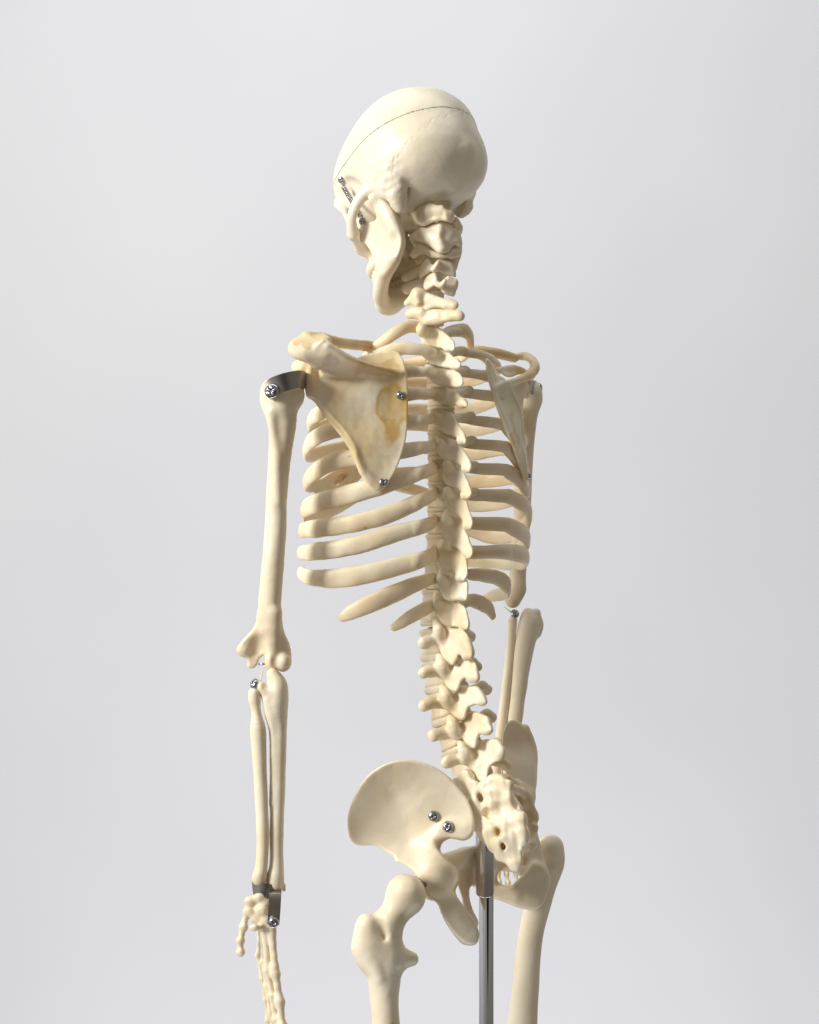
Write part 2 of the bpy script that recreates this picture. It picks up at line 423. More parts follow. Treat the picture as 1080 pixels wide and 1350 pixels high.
def screw_on(o, px, py, r=6.0, spin=0.4, up=0.3):
    if o.name not in _bvh:
        _bvh[o.name] = BVHTree.FromPolygons([v.co for v in o.data.vertices], [tuple(q_.vertices) for q_ in o.data.polygons])
    c = Vector((0, -D*S, 0)); dr = (Vector(P3(px, py, 0)*S)-c).normalized()
    h, n, i, d_ = _bvh[o.name].ray_cast(c, dr)
    if h is None: print('MISS', o.name, px, py); return None
    if n.dot(dr) > 0: n = -n
    n = (n*0.7-dr*0.5).normalized(); pos = h+n*(up*r*S)
    v = pos/S; x, y, d = pix(v)
    screw(x, y, d, n, o, r, spin); return (x, y, d)
def strip(name, pts, wdir, w, t, mat, parent, sub=10, holes=None):
    """metal strap following pts (px,py,d) with width direction wdir"""
    C = np.array([P3(*p) for p in catmull(pts, sub)]); wd = np.asarray(wdir, float); wd /= np.linalg.norm(wd)
    V = []; F = []
    for i, c in enumerate(C):
        tg = C[min(i+1, len(C)-1)]-C[max(i-1, 0)]; tg /= np.linalg.norm(tg)
        ww = wd-tg*wd.dot(tg); ww /= np.linalg.norm(ww); nn = np.cross(tg, ww)
        ww2 = w*(1 if 0 < i < len(C)-1 else 0.75)
        for a, b in ((-1, -1), (-1, 1), (1, 1), (1, -1)): V.append(c+ww*a*ww2+nn*b*t)
        if i:
            k = 4*i
            for j in range(4): F.append((k-4+j, k-4+(j+1) % 4, k+(j+1) % 4, k+j))
    F.append((0, 1, 2, 3)[::-1]); k = 4*(len(C)-1); F.append((k, k+1, k+2, k+3))
    o = mesh_obj(name, V, F, mat, parent, smooth=False)
    me = o.data; me.polygons.foreach_set('use_smooth', np.ones(len(me.polygons), bool)); me.set_sharp_from_angle(angle=0.7)
    return o
# --- skull (true 3D, millimetres of a full size skull: A forward, L left, U up)
SA, SB, SR = math.radians(45), math.radians(25), math.radians(0)
K = 1.19
fA = np.array([-math.sin(SA)*math.cos(SB), math.cos(SA)*math.cos(SB), -math.sin(SB)])
fL = np.array([-math.cos(SA), -math.sin(SA), 0.0])
fU = np.array([-math.sin(SA)*math.sin(SB), math.cos(SA)*math.sin(SB), math.cos(SB)])
fL, fU = fL*math.cos(SR)+fU*math.sin(SR), fU*math.cos(SR)-fL*math.sin(SR)
SC0 = P3(504, 264, -38) - K*(fA*8+fL*51+fU*-4)
def skmap(V): return SC0+K*(V[:, :1]*fA+V[:, 1:2]*fL+V[:, 2:3]*fU)
def skp(a, l, u): return SC0+K*(a*fA+l*fL+u*fU)
def R(*p): return [tuple(x) for x in p]
def wide(pr): return Prim(pr.lo-16, pr.hi+16, pr.f)
def build_skull():
    f = Field(1.0, 14)
    f.add(wide(ell((2, 0, 50), (84, 64, 67), raw=True)), 0)
    f.add(wide(ell((-20, 0, 50), (65, 66, 62), raw=True)), 26)
    f.add(wide(ell((-30, -19, 62), (50, 51, 55), raw=True)), 12)
    f.add(wide(ell((42, 0, 48), (54, 56, 50), raw=True)), 20)
    f.add(wide(ell((-26, 0, 25), (55, 64, 44), raw=True)), 16)
    f.add(wide(ell((-44, 0, 20), (42, 56, 38), raw=True)), 18)
    f.add(wide(ell((8, 0, 6), (42, 44, 24), raw=True)), 18)
    for s in (-1, 1):
        f.add(ell((-8, s*50, 14), (28, 17, 22), raw=True), 14)
        f.add(tube([(-14, s*55, 6, 13), (-15, s*54, -9, 12), (-12, s*50, -25 if s > 0 else -17, 7)], raw=True), 9)
        f.add(tube([(-26, s*52, 14, 8), (-24, s*55, 2, 7)], raw=True), 7)
        f.add(ell((1, s*53, 1), (6, 8, 6), raw=True), 5)
        f.add(tube([(8, s*50, 8, 9), (13, s*56, 5, 6)], raw=True), 6)
        f.add(tube([(54, s*56, -20, 9), (65, s*43, -18, 9), (74, s*32, -20, 10)], raw=True), 6)
        f.add(tube([(56, s*54, -12, 7), (63, s*53, 6, 5), (66, s*52, 22, 5.5), (72, s*46, 32, 6)], raw=True), 6)
        f.add(tube([(72, s*46, 33, 5), (84, s*30, 36, 6), (90, s*10, 31, 6), (92, 0, 29, 6)], raw=True), 8)
        f.add(tube([(74, s*20, -6, 6), (84, s*14, 12, 5), (90, s*6, 26, 5)], raw=True), 6)
        f.add(tube([(34, s*18, 0, 6), (38, s*20, -22, 5), (36, s*22, -44, 4)], raw=True, n=(0, 1, 0), fl=1.5), 5)
        f.add(tube([(8, s*18, -14, 8), (0, s*14, -20, 7)], raw=True), 6)
        f.add(tube([(-2, s*38, -6, 4), (4, s*36, -18, 2.6), (10, s*35, -32, 1.6)], raw=True), 4)
        f.add(tube([(-52, s*4, -7, 4), (-60, s*28, -1, 4), (-48, s*46, 6, 5)], raw=True), 9)
    f.add(tube([(-79, 0, 10, 6), (-70, 0, 0, 5), (-50, 0, -13, 4)], raw=True), 14)
    f.add(ell((66, 0, -26), (24, 30, 24), raw=True), 10)
    arc = [(44, 29), (60, 29), (74, 25), (85, 16), (90, 0)]
    al = [(a, l, -46, 7) for a, l in arc]+[(a, -l, -46, 7) for a, l in arc[-2::-1]]
    f.add(tube(al, raw=True, sub=3), 6)
    f.add(tube([(90, 0, 24, 6), (100, 0, 8, 4.2), (104, 0, 0, 3)], raw=True), 5)
    for s in (-1, 1):
        f.cut(ell((46, s*60, 18), (22, 9, 24), raw=True), 10)
        f.cut(ell((34, s*50, -16), (24, 9, 18), raw=True), 6)
        f.cut(ell((80, s*32, 9), (27, 19, 17), raw=True), 4)
        f.add(tube([(4, s*58, 13, 6), (14, s*63, 9, 7), (27, s*69, 2, 6.5), (40, s*71, -9, 6), (52, s*64, -20, 7.5)], raw=True, n=(0, 1, 0), fl=1.3), 5)
        f.cut(tube([(-24, s*45, -8, 3.0), (-12, s*41, -18, 3.0)], raw=True), 5)
    f.cut(ell((96, 0, -12), (16, 11, 16), raw=True), 3)
    f.cut(ell((58, 0, -56), (30, 20, 16), raw=True), 4)
    f.cut(ell((-18, 0, -26), (16, 13, 14), raw=True), 5)
    f.lump(0.5, 40, 3).lump(0.2, 14, 5)
    F = f.eval()
    n = F.shape
    a = (f.lo[0]+f.h*np.arange(n[0]))[:, None, None]; l = (f.lo[1]+f.h*np.arange(n[1]))[None, :, None]; u = (f.lo[2]+f.h*np.arange(n[2]))[None, None, :]
    # rugged mastoid
    w = np.exp(-(((a+16)/20)**2+((np.abs(l)-60)/14)**2+((u+2)/26)**2))
    F = F+w*lumps(a, l, u, 1.3, 24, 9).astype(np.float32)+w*lumps(a, l, u, 0.4, 10, 19).astype(np.float32)
    # interlocking suture lines, a shallow groove on the surface
    rs = np.random.RandomState(5); near = np.argwhere(np.abs(F) < 3); X = f.lo+near*f.h; dv = np.zeros(len(X))
    for way in ([(-80, 0, 52), (-76, 16, 46), (-68, 34, 38), (-56, 50, 28), (-42, 60, 18), (-26, 64, 14)], [(-42, 60, 18), (-30, 62, 8), (-24, 58, -4)], [(-26, 64, 16), (-8, 68, 24), (12, 66, 26), (30, 62, 22)]):
        for s in (-1, 1):
            P = catmull([(a_, s*l_, u_) for a_, l_, u_ in way], 7); P[1:-1] += rs.normal(size=P[1:-1].shape)*(0.9, 0.5, 1.3)
            m_ = (X[:, 1]*s > -6)
            dd = np.full(len(X), 99.0); Xs = X[m_]; best = np.full(len(Xs), 99.0)
            for i in range(len(P)-1):
                ab = P[i+1]-P[i]; w_ = Xs-P[i]; ab2 = ab.copy()
                t_ = np.clip(w_@ab/(ab@ab), 0, 1); e_ = w_-t_[:, None]*ab
                nrm = P[i]-np.array([-5, 0, 48]); nrm /= np.linalg.norm(nrm); e_ = e_-(e_@nrm)[:, None]*nrm
                far_ = np.linalg.norm(Xs-P[i]-t_[:, None]*ab, axis=1) > 14
                dq = np.linalg.norm(e_, axis=1); dq[far_] = 99; best = np.minimum(best, dq)
            dd[m_] = best; dv += 0.42*np.exp(-(dd/1.0)**2)
    F[tuple(near.T)] += dv.astype(np.float32)
    cutp = (u-56.0)+0*a+0*l
    lowF = np.maximum(F, cutp+0.42); capF = np.maximum(F, -(cutp-0.42))
    seat = F+6.0                                     # hidden inner step that closes the seam
    lowF = np.minimum(lowF, np.maximum(seat, np.abs(cutp)-3))
    G = np.gradient(F)
    def tri(A, X):
        g = (X-f.lo)/f.h; i = np.clip(np.floor(g).astype(int), 0, np.array(A.shape)-2); t_ = g-i; o = 0
        for a_ in (0, 1):
            for b_ in (0, 1):
                for c_ in (0, 1):
                    o = o+A[i[:, 0]+a_, i[:, 1]+b_, i[:, 2]+c_]*np.abs(1-a_-t_[:, 0])*np.abs(1-b_-t_[:, 1])*np.abs(1-c_-t_[:, 2])
        return o
    def crisp(V, du):
        m = (np.abs(V[:, 2]-56) < 2.0) & (tri(F, V) > -1.6)
        X = V[m].copy(); e_ = np.abs(X[:, 2]-56-du) < 0.75; X[e_, 2] = 56+du
        for _ in range(4):
            v = tri(F, X); gx, gy = tri(G[0], X)/f.h, tri(G[1], X)/f.h; n2 = gx*gx+gy*gy+1e-6
            X[:, 0] -= v*gx/n2; X[:, 1] -= v*gy/n2
        V[m] = X; return V
    V, Q = nets(lowF.astype(np.float32), f.lo, f.h); V = crisp(V, -0.42); sk = mesh_obj('skull', skmap(V), Q, M_SKULL, SK)
    V, Q = nets(capF.astype(np.float32), f.lo, f.h); V = crisp(V, 0.42); mesh_obj('skull_cap', skmap(V), Q, M_SKULL, sk)
    t = Field(0.8)
    for i, (aa, ll) in enumerate([(48, 29), (57, 29), (66, 27.5), (73, 25), (79, 21.5), (84, 17), (88, 11), (90.5, 4)]):
        for s in (-1, 1):
            t.add(tube([(aa, s*ll, -50, 4.0), (aa+0.5, s*ll, -59, 3.4 if i > 2 else 4.2)], raw=True), 0.6)
    F = t.eval(); V, Q = nets(F, t.lo, t.h); mesh_obj('upper_teeth', skmap(V), Q, M_DISC, sk)
    # mandible
    m = Field(1.0)
    def ramus(s):
        P = catmull([(3, -6), (-3, -22), (-5, -42), (-4, -58), (4, -69), (18, -76), (38, -79), (43, -64), (44, -46), (50, -28), (58, -12), (57, -1), (50, 2), (38, -9), (24, -20), (16, -18), (13, -8), (9, -3)], 4, True)
        def g(x, y, z):
            sd = poly_sd(x[:, 0, :], z[:, 0, :], P)
            a_ = x[:, 0, :]; u_ = z[:, 0, :]
            mid = s*(49-0.10*(-u_-10)-0.03*(a_-10)+0.0022*np.maximum(-u_-45, 0)**2)
            tt = 3.0+1.6*np.exp(np.minimum(sd, 0)/6)
            aa = (sd+2.6)[:, None, :]+0*y; b = np.abs(y-mid[:, None, :])-(tt-2.6)[:, None, :]
            return np.minimum(np.maximum(aa, b), 0)+np.sqrt(np.maximum(aa, 0)**2+np.maximum(b, 0)**2)-2.6
        return Prim((-8, min(s*38, s*62), -88), (62, max(s*38, s*62), 4), g)
    for s in (-1, 1):
        m.add(ramus(s), 3)
        m.add(tube([(7, s*44, -2, 5), (7, s*51, -1, 6.2), (7, s*57, -2, 5)], raw=True), 5)
        m.add(tube([(6, s*50, -8, 5.5), (2, s*49, -30, 5), (2, s*48, -44, 4)], raw=True), 12)
        m.add(tube([(20, s*45, -70, 8), (42, s*40, -75, 8), (64, s*29, -81, 8.5), (80, s*14, -83, 9), (84, 0, -84, 9.5)], raw=True), 6)
        m.add(tube([(34, s*41, -63, 6), (50, s*34, -66, 6), (66, s*26, -69, 6), (78, s*14, -71, 6), (83, 0, -72, 6)], raw=True), 8)
    m.add(ell((88, 0, -88), (9, 16, 9), raw=True), 8)
    m.lump(0.45, 22, 7)
    F = m.eval(); V, Q = nets(F, m.lo, m.h); mand = mesh_obj('mandible', skmap(V)+np.array([-6, 0, 0]), Q, M_SKULL, sk)
    t = Field(0.8)
    for i, (aa, ll) in enumerate([(44, 34), (53, 31.5), (61, 28), (68, 24), (74, 19), (78, 14), (81, 8.5), (82.5, 3)]):
        for s in (-1, 1):
            t.add(tube([(aa, s*ll, -66, 4.0), (aa, s*ll, -61, 3.4 if i > 2 else 4.2)], raw=True), 0.6)
    F = t.eval(); V, Q = nets(F, t.lo, t.h); mesh_obj('lower_teeth', skmap(V)+np.array([-6, 0, 0]), Q, M_DISC, mand)
    return sk, mand
SKULL, MANDIBLE = build_skull()
def px_on(obj_v, px, py): pass

def coil(name, a, b, r, wr, turns, mat, parent):
    """closed coil spring between two photo points"""
    A, B = P3(*a), P3(*b); ax = B-A; L = np.linalg.norm(ax); ax /= L
    u = np.cross(ax, (0, 1, 0.1)); u /= np.linalg.norm(u); v = np.cross(ax, u)
    n = turns*14; C = []
    C.append(A-ax*5)
    for i in range(n+1):
        t = i/n; th = 2*math.pi*turns*t; C.append(A+ax*L*t+(u*math.cos(th)+v*math.sin(th))*r)
    C.append(B+ax*5); sweep(name, np.array(C), wr, mat, parent)
def sweep(name, C, r, mat, parent, k=8):
    C = np.asarray(C, float); n = len(C); rr = np.full(n, r) if np.isscalar(r) else np.asarray(r)
    T = np.gradient(C, axis=0); T /= np.linalg.norm(T, axis=1)[:, None]
    ref = np.array([0.3, 0.2, 0.9]); V = []
    N = np.cross(T, ref); N /= np.linalg.norm(N, axis=1)[:, None]; B = np.cross(T, N)
    for i in range(n):
        for j in range(k):
            a = 2*math.pi*j/k; V.append(C[i]+rr[i]*(math.cos(a)*N[i]+math.sin(a)*B[i]))
    F = [(i*k+j, i*k+(j+1) % k, (i+1)*k+(j+1) % k, (i+1)*k+j) for i in range(n-1) for j in range(k)]
    F += [tuple(range(k))[::-1], tuple(range((n-1)*k, n*k))]
    return mesh_obj(name, V, F, mat, parent)
_sd = np.array(skp(40, 60, 30))
A_ = screw_on(SKULL, 450.5, 237, 4.6) or (451, 238, 20)
B_ = screw_on(MANDIBLE, 478.5, 292, 5.2) or (478, 292, 0)

coil('jaw_spring', (A_[0]+3.0, A_[1]+9, A_[2]-4+(B_[2]-A_[2])*.16), (B_[0]-2.5, B_[1]-8, B_[2]-4), 2.7, 0.8, 18, M_STEEL, SKULL)

# --- vertebrae
def steep(xs, d0, cy=0, ky=0.3, sl=0.25, sr=1.25, soft=9.0):
    """depth of lamina (left of xs) and spinous process (right of xs)"""
    def f(X, Y):
        a = d0+sl*(X-xs); b = d0-sr*(X-xs)
        h = np.maximum(soft-np.abs(a-b), 0)/soft
        return np.minimum(a, b)-h*h*soft*0.25-ky*(Y-cy)
    return f
c3 = lambda L: [(500+x/4.5, 400+y/4.5) for x, y in L]
c4 = lambda L: [(370+x/3, 600+y/3) for x, y in L]
c5 = lambda L: [(530+x/5.143, 760+y/5.143) for x, y in L]
TH_POLY = [
 c3([(228,120),(262,112),(330,135),(395,178),(445,225),(452,262),(438,284),(400,276),(340,262),(275,248),(250,200)]),
 c3([(262,255),(330,270),(400,285),(450,320),(485,355),(480,384),(440,387),(380,378),(320,366),(285,340),(262,300)]),
 c3([(272,360),(300,348),(370,362),(430,380),(480,415),(500,455),(490,490),(455,497),(400,492),(340,482),(290,450),(270,400)]),
 c3([(300,500),(330,490),(400,500),(460,530),(515,575),(528,600),(515,618),(470,612),(420,608),(370,590),(320,555)]),
 c3([(305,640),(330,620),(400,640),(440,665),(500,760),(520,810),(510,835),(480,815),(440,790),(400,780),(360,750),(310,690)]),
 c3([(335,800),(370,775),(430,800),(480,840),(530,910),(547,965),(535,1002),(505,985),(480,960),(430,940),(380,925),(350,880)]),
 c3([(385,930),(420,930),(470,950),(500,990),(540,1080),(552,1130),(530,1160),(500,1145),(470,1110),(420,1090),(385,1050),(375,990)]),
 c3([(385,1090),(420,1090),(480,1110),(520,1170),(545,1250),(557,1310),(543,1340),(515,1320),(480,1270),(430,1240),(400,1200),(385,1140)]),
 c4([(640,235),(665,215),(715,245),(740,310),(760,370),(757,400),(735,410),(715,385),(690,365),(655,345),(640,300)]),
 c4([(620,370),(640,330),(690,350),(725,380),(742,440),(738,480),(722,498),(700,475),(670,460),(630,450),(622,410)]),
 c4([(622,470),(640,440),(690,455),(735,490),(742,540),(735,575),(710,565),(690,575),(650,570),(626,520)]),
 c4([(605,560),(620,535),(670,560),(730,600),(745,650),(742,690),(715,690),(690,680),(660,690),(635,670),(615,620)]),
]
TH_C = [(571,441),(576,465),(579,491),(581,519),(582,552),(582,585),(583,618),(583,652),(582,687),(580,722),(578,758),(575,797)]
spine_bodies = []
for i in range(12):
    cx, cy = TH_C[i]; P = np.array(TH_POLY[i]); xm = P[:, 0].max()
    ny = TH_C[i+1][1] if i < 11 else 842; hb = (ny-cy)/2-2.6
    br = 17+0.35*i; cyb = cy+3
    f = Field(1.0)
    xs = xm-22+ (2 if i > 8 else 0)
    f.add(cyl((cx, cyb, 4), br, br*0.95, hb, up=(0.02*(i-4), 0, 1), rnd=2.4), 0)
    th = 4.2 if i < 8 else 4.6
    f.add(plate(P, steep(xs, -26, cy+(8 if i > 3 else 4), 0.42), th, rnd=3.6), 2)
    tip = P[np.argmax(P[:, 0]*0.6+P[:, 1])]
    f.add(ell((tip[0]-5, tip[1]-5, -26-1.25*(tip[0]-5-xs)-0.42*(tip[1]-5-cy-8)), (6, 6, 6)), 6)
    root = P[np.argmin(P[:, 0]+P[:, 1]*0.6)]
    f.add(tube([(root[0]+6, root[1]+9, -36, 6.5), (xs-2, root[1]+12, -22, 7)]), 6)     # left lamina and transverse root
    if i < 11:
        f.add(ell((root[0]+5, root[1]+7, -38), (6.5, 6.5, 7)), 5)
        tx = [600, 608, 611, 615, 618, 621, 623, 624, 619, 615, 612][i]
        ty = [437, 463, 489, 515, 549, 581, 614, 650, 687, 724, 756][i]
        f.add(tube([(xs, cy+2, -18, 6), (tx-3, ty, -3, 6), (tx+3, ty, 2, 6.6)]), 5)
    else:
        f.add(tube([(xs, cy+5, -15, 6), (617, 793, -4, 6)]), 5)
    f.add(tube([(cx-8, cyb-2, 0, 5.5), (root[0]+9, root[1]+10, -30, 5)]), 5)
    f.add(tube([(cx+8, cyb-2, 0, 5.5), (xs+6, cyb-3, -16, 5)]), 5)
    f.lump(0.9, 12, 20+i).lump(0.35, 6, 60+i)
    bone('thoracic_vertebra', f, M_VERT, SK)
    d = Field(1.0); d.add(cyl((cx+(TH_C[min(i+1,11)][0]-cx)/2, cyb+hb+2.6, 4), br-0.6, br*0.93, 3.4, waist=-0.05, rnd=1.8), 0)
    bone('intervertebral_disc', d, M_DISC, SK)

LUM = [ # body centre, left superior apex, left transverse tip, inferior tip, spinous polygon, right transverse
 ((581,843), (572,815), (557,846), (597,877), [(266,300),(330,350),(400,352),(445,385),(465,440),(482,530),(465,558),(420,540),(388,532),(372,565),(345,605),(300,570),(262,500),(240,420)], (622,838)),
 ((585,884), (577,861), (558,886), (601,912), [(265,560),(330,620),(380,560),(450,556),(500,585),(515,640),(520,690),(500,705),(450,690),(408,708),(388,755),(365,785),(320,760),(262,690),(240,620)], (630,877)),
 ((592,926), (581.5,902), (558,929), (610,949), [(300,760),(350,790),(390,745),(470,738),(530,765),(572,830),(570,860),(520,866),(458,885),(442,925),(425,965),(395,972),(340,925),(290,870),(270,800)], (644,908)),
 ((603,967), (592,942), (571,969), (625,985), [(345,960),(400,990),(430,925),(500,920),(570,945),(600,985),(612,1040),(590,1055),(545,1052),(515,1090),(505,1150),(485,1168),(440,1135),(385,1075),(335,1010)], (650,945)),
 ((618,1006), (606,974), (588,1004), (638,1030), [(410,1110),(470,1170),(520,1125),(600,1100),(660,1120),(695,1180),(690,1230),(640,1262),(590,1300),(578,1380),(560,1400),(520,1375),(470,1300),(410,1230),(390,1160)], (669,1008)),
]
for i, (bc, sa, tp, ia, sp, rt) in enumerate(LUM):
    f = Field(1.0); P = np.array(c5(sp)); xm = P[:, 0].max()
    xs = xm-44
    ny = LUM[i+1][0][1] if i < 4 else 1046
    hb = (ny-bc[1])/2-3.5; up = (-(LUM[min(i+1, 4)][0][0]-LUM[max(i-1, 0)][0][0])/(-80.0)*-1, -0.1*i, 1)
    up = (-(LUM[min(i+1,4)][0][0]-LUM[min(i,3)][0][0])/41.0, 0.05*i, 1)
    f.add(cyl((bc[0], bc[1]+2, 12), 29, 26, hb, up=up, rnd=4.5, waist=0.17), 0)
    f.add(plate(P, steep(xs, -32, bc[1], 0.25, 0.2, 0.85), 4.6, rnd=4.0), 4)
    # spinous free edge thicker
    E_ = P[np.argsort(-P[:, 0])[:3]]; E_ = E_[np.argsort(E_[:, 1])]
    f.add(tube([(p[0]-5, p[1]+(2 if k == 0 else -3 if k == 2 else 0), -32-0.85*(p[0]-5-xs)-0.25*(p[1]-bc[1]), 6.3) for k, p in enumerate(E_)]), 5)
    f.add(tube([(sa[0]+2, sa[1]+4, -36, 5), (sa[0]+6, sa[1]+16, -46, 8), (sa[0]+10, sa[1]+27, -42, 7)]), 5)   # superior articular, mamillary bump
    f.add(tube([(sa[0]+9, sa[1]+24, -38, 7), (ia[0]-6, ia[1]-16, -41, 6), (ia[0]-1, ia[1]-7, -44, 6)]), 6)
    f.add(tube([(sa[0]+6, sa[1]+24, -30, 6.5), (tp[0]+9, tp[1]-1, -41, 8.6), (tp[0]+1.5, tp[1]+1, -45, 8.2)]), 6)
    f.add(tube([(bc[0]-12, bc[1]-8, 5, 8), (sa[0]+8, sa[1]+22, -30, 7)]), 5)
    f.add(tube([(bc[0]+12, bc[1]-8, 8, 8), (xs+8, bc[1]-6, -12, 7), (rt[0]-8, rt[1]-4, -4, 7)]), 5)
    f.add(tube([(xs+10, bc[1]-16, -10, 6), (xs+12, bc[1]+8, -14, 6), (xs+16, bc[1]+20, -18, 5)]), 5)         # right facets
    f.add(tube([(rt[0]-8, rt[1]-3, -4, 6), (rt[0]-2, rt[1]+1, 6, 7.5)]), 5)
    f.lump(1.2, 13, 40+i).lump(0.45, 7, 80+i)
    bone('lumbar_vertebra', f, M_VERT, SK)
    if i < 4:
        d = Field(1.0); nb = LUM[i+1][0]
        d.add(cyl(((bc[0]+nb[0])/2, (bc[1]+nb[1])/2+2, 12), 28, 25.5, 5.4, up=up, waist=-0.07, rnd=3.4), 0)
        bone('intervertebral_disc', d, M_DISC, SK)
d = Field(1.0); d.add(cyl((623, 1024, 14), 27, 25, 6, up=(-0.4, 0.3, 1), waist=-0.05, rnd=2.4), 0); bone('intervertebral_disc', d, M_DISC, SK)

# cervical
cz = lambda L: [(520+x/9, 250+y/9) for x, y in L]
ch = lambda L: [(520+x/9, 370+y/9) for x, y in L]
def cfun(x0, d0, sl): return lambda X, Y: d0-np.abs(X-x0)*0+ -sl*(X-x0)+0*Y
def arch(x0, d0, a=0.5, b=0.35):      # back of the neck: nearest at x0, falls away both sides
    return lambda X, Y: d0+np.where(X < x0, a*(x0-X), b*(X-x0))**1.0+0*Y
def cerv(polys, body, tubes, seed, name='cervical_vertebra'):
    f = Field(0.8)
    if body: f.add(cyl((body[0], body[1], body[2]), body[3], body[3]*0.8, body[4], rnd=2), 0)
    for P, dep, th in polys: f.add(plate(P, dep, th, rnd=th*0.85), 3)
    for t in tubes: f.add(tube(t), 5)
    f.lump(0.7, 11, seed).lump(0.3, 6, seed+50)
    bone(name, f, M_VERT, SK)
cerv([(cz([(235,260),(290,185),(380,150),(460,160),(520,205),(570,190),(620,230),(700,260),(715,330),(680,395),(620,385),(550,370),(480,385),(400,415),(330,435),(260,400),(235,330)]), arch(588,-50,0.45,0.4), 6)],
     None, [[(541,282,-24,5),(549,286,-26,6.5),(556,290,-24,7.5)], [(553,292,-20,8),(560,281,-32,9)], [(600,290,-20,5),(604,300,-6,6),(606,306,2,3.5)], [(566,277,-44,7),(580,277,-48,6)]], 1)
cerv([(cz([(300,460),(400,440),(500,400),(560,380),(650,410),(720,460),(760,520),(800,590),(805,650),(750,640),(690,670),(650,740),(590,755),(520,745),(450,700),(390,650),(320,620),(260,590)]), arch(580,-40,0.5,0.45), 5),],
     (570,308,12,15,8), [[(544,314,-14,5),(553,308,-20,6.5),(562,304,-24,7)], [(579,318,-48,6),(582,328,-52,6.5)], [(570,300,-30,6),(580,306,-40,6)], [(548,320,-8,5),(556,326,0,7)], [(600,318,-22,5),(606,322,-14,3)]], 2)
cerv([(cz([(290,660),(340,650),(420,700),(500,745),(590,765),(640,745),(690,700),(740,710),(780,720),(775,780),(720,800),(640,815),(540,822),(440,805),(370,775),(310,740)]), arch(580,-36,0.45,0.4), 4.5)],
     (570,332,12,15,8), [[(545,336,-14,4.5),(553,330,-20,5.5),(560,328,-24,6)], [(602,332,-24,5),(596,335,-28,5)], [(552,345,4,6),(556,338,4,6)]], 3)
cerv([(cz([(300,1050),(295,960),(330,880),(380,815),(420,830),(440,870),(480,890),(500,850),(530,825),(640,850),(700,890),(725,960),(730,1035),(680,1025),(590,1000),(520,975),(460,960),(400,990),(340,1035)]), arch(576,-34,0.5,0.3), 4.5)],
     (571,352,12,15,8), [[(572,355,-38,4),(577,347,-42,3)], [(536,366,6,7),(548,360,4,7),(558,354,2,7)]], 4)
cerv([(cz([(345,1150),(360,1070),(420,1000),(490,970),(510,1020),(520,1090),(570,1100),(600,1060),(640,1020),(700,1050),(755,1075),(745,1180),(710,1265),(660,1260),(590,1230),(540,1170),(490,1140),(430,1170),(380,1200)]), arch(578,-36,0.55,0.3), 4.5)],
     (572,372,12,15,8), [[(574,373,-40,3.6),(582,376,-43,3.4),(587,370,-46,2.8)], [(536,381,6,7),(548,375,4,7),(558,372,2,7)]], 5)
cerv([(ch([(190,140),(240,105),(330,115),(430,150),(520,185),(620,215),(700,240),(740,260),(745,310),(700,345),(600,335),(480,325),(430,345),(370,365),(290,335),(210,270),(185,200)]), lambda X, Y: -24-0.50*(X-560), 5.5)],
     (571,392,10,16,8), [[(537,400,-14,4.5),(546,391,-20,6),(553,386,-26,7)], [(549,386,-26,6),(552,398,-28,6)], [(590,402,-42,6),(598,403,-46,5.5)]], 6)
cerv([(ch([(140,370),(200,325),(290,345),(370,372),(430,345),(560,335),(680,345),(760,355),(810,390),(820,440),(770,470),(660,480),(560,510),(440,530),(360,520),(290,480),(230,450),(150,440)]), lambda X, Y: -26-0.55*(X-560), 6)],
     (570,414,10,17,9), [[(539,414,-16,5),(549,412,-22,7),(556,412,-26,7)], [(598,416,-46,6.5),(606,417,-52,6.5)], [(566,423,-30,6),(580,419,-36,7)]], 7)
for (x, y) in ((570,322),(570,342),(571,362),(571,382),(570,403),(571,427)):
    d = Field(0.9); d.add(cyl((x, y, 12), 14, 12, 4, waist=-0.05, rnd=1.8), 0); bone('intervertebral_disc', d, M_DISC, SK)

# --- ribs
def rib_mesh(C, hgt, thk, name='rib', upv=None):
    """sweep an oval section along C (true 3D)"""
    C = np.asarray(C, float); n = len(C); k = 16
    T = np.gradient(C, axis=0); T /= np.linalg.norm(T, axis=1)[:, None]
    up = np.array([0, 0, 1.0]); V = []
    for i in range(n):
        N = np.cross(T[i], up); N /= np.linalg.norm(N); U = np.cross(N, T[i])
        for j in range(k):
            a = 2*math.pi*j/k; ca, sa = math.cos(a), math.sin(a)
            V.append(C[i]+U*hgt[i]*np.sign(sa)*abs(sa)**0.95+N*thk[i]*np.sign(ca)*abs(ca)**0.95)
    V = np.array(V)
    r = np.random.RandomState(int(abs(C[0, 2])*10) % 9999)
    V += lumps(V[:, :1], V[:, 1:2], V[:, 2:3], 0.35, 30, r.randint(999))*np.ones(3)
    F = [(i*k+j, i*k+(j+1) % k, (i+1)*k+(j+1) % k, (i+1)*k+j) for i in range(n-1) for j in range(k)]
    F += [tuple(range(k))[::-1], tuple(range((n-1)*k, n*k))]
    return mesh_obj(name, V, F, M_RIB, SK)
EC_R, EC_P = 4.7, -52.0
def body_pt(r, p): return OX+r*RX+p*QX, OD+r*RD+p*QD
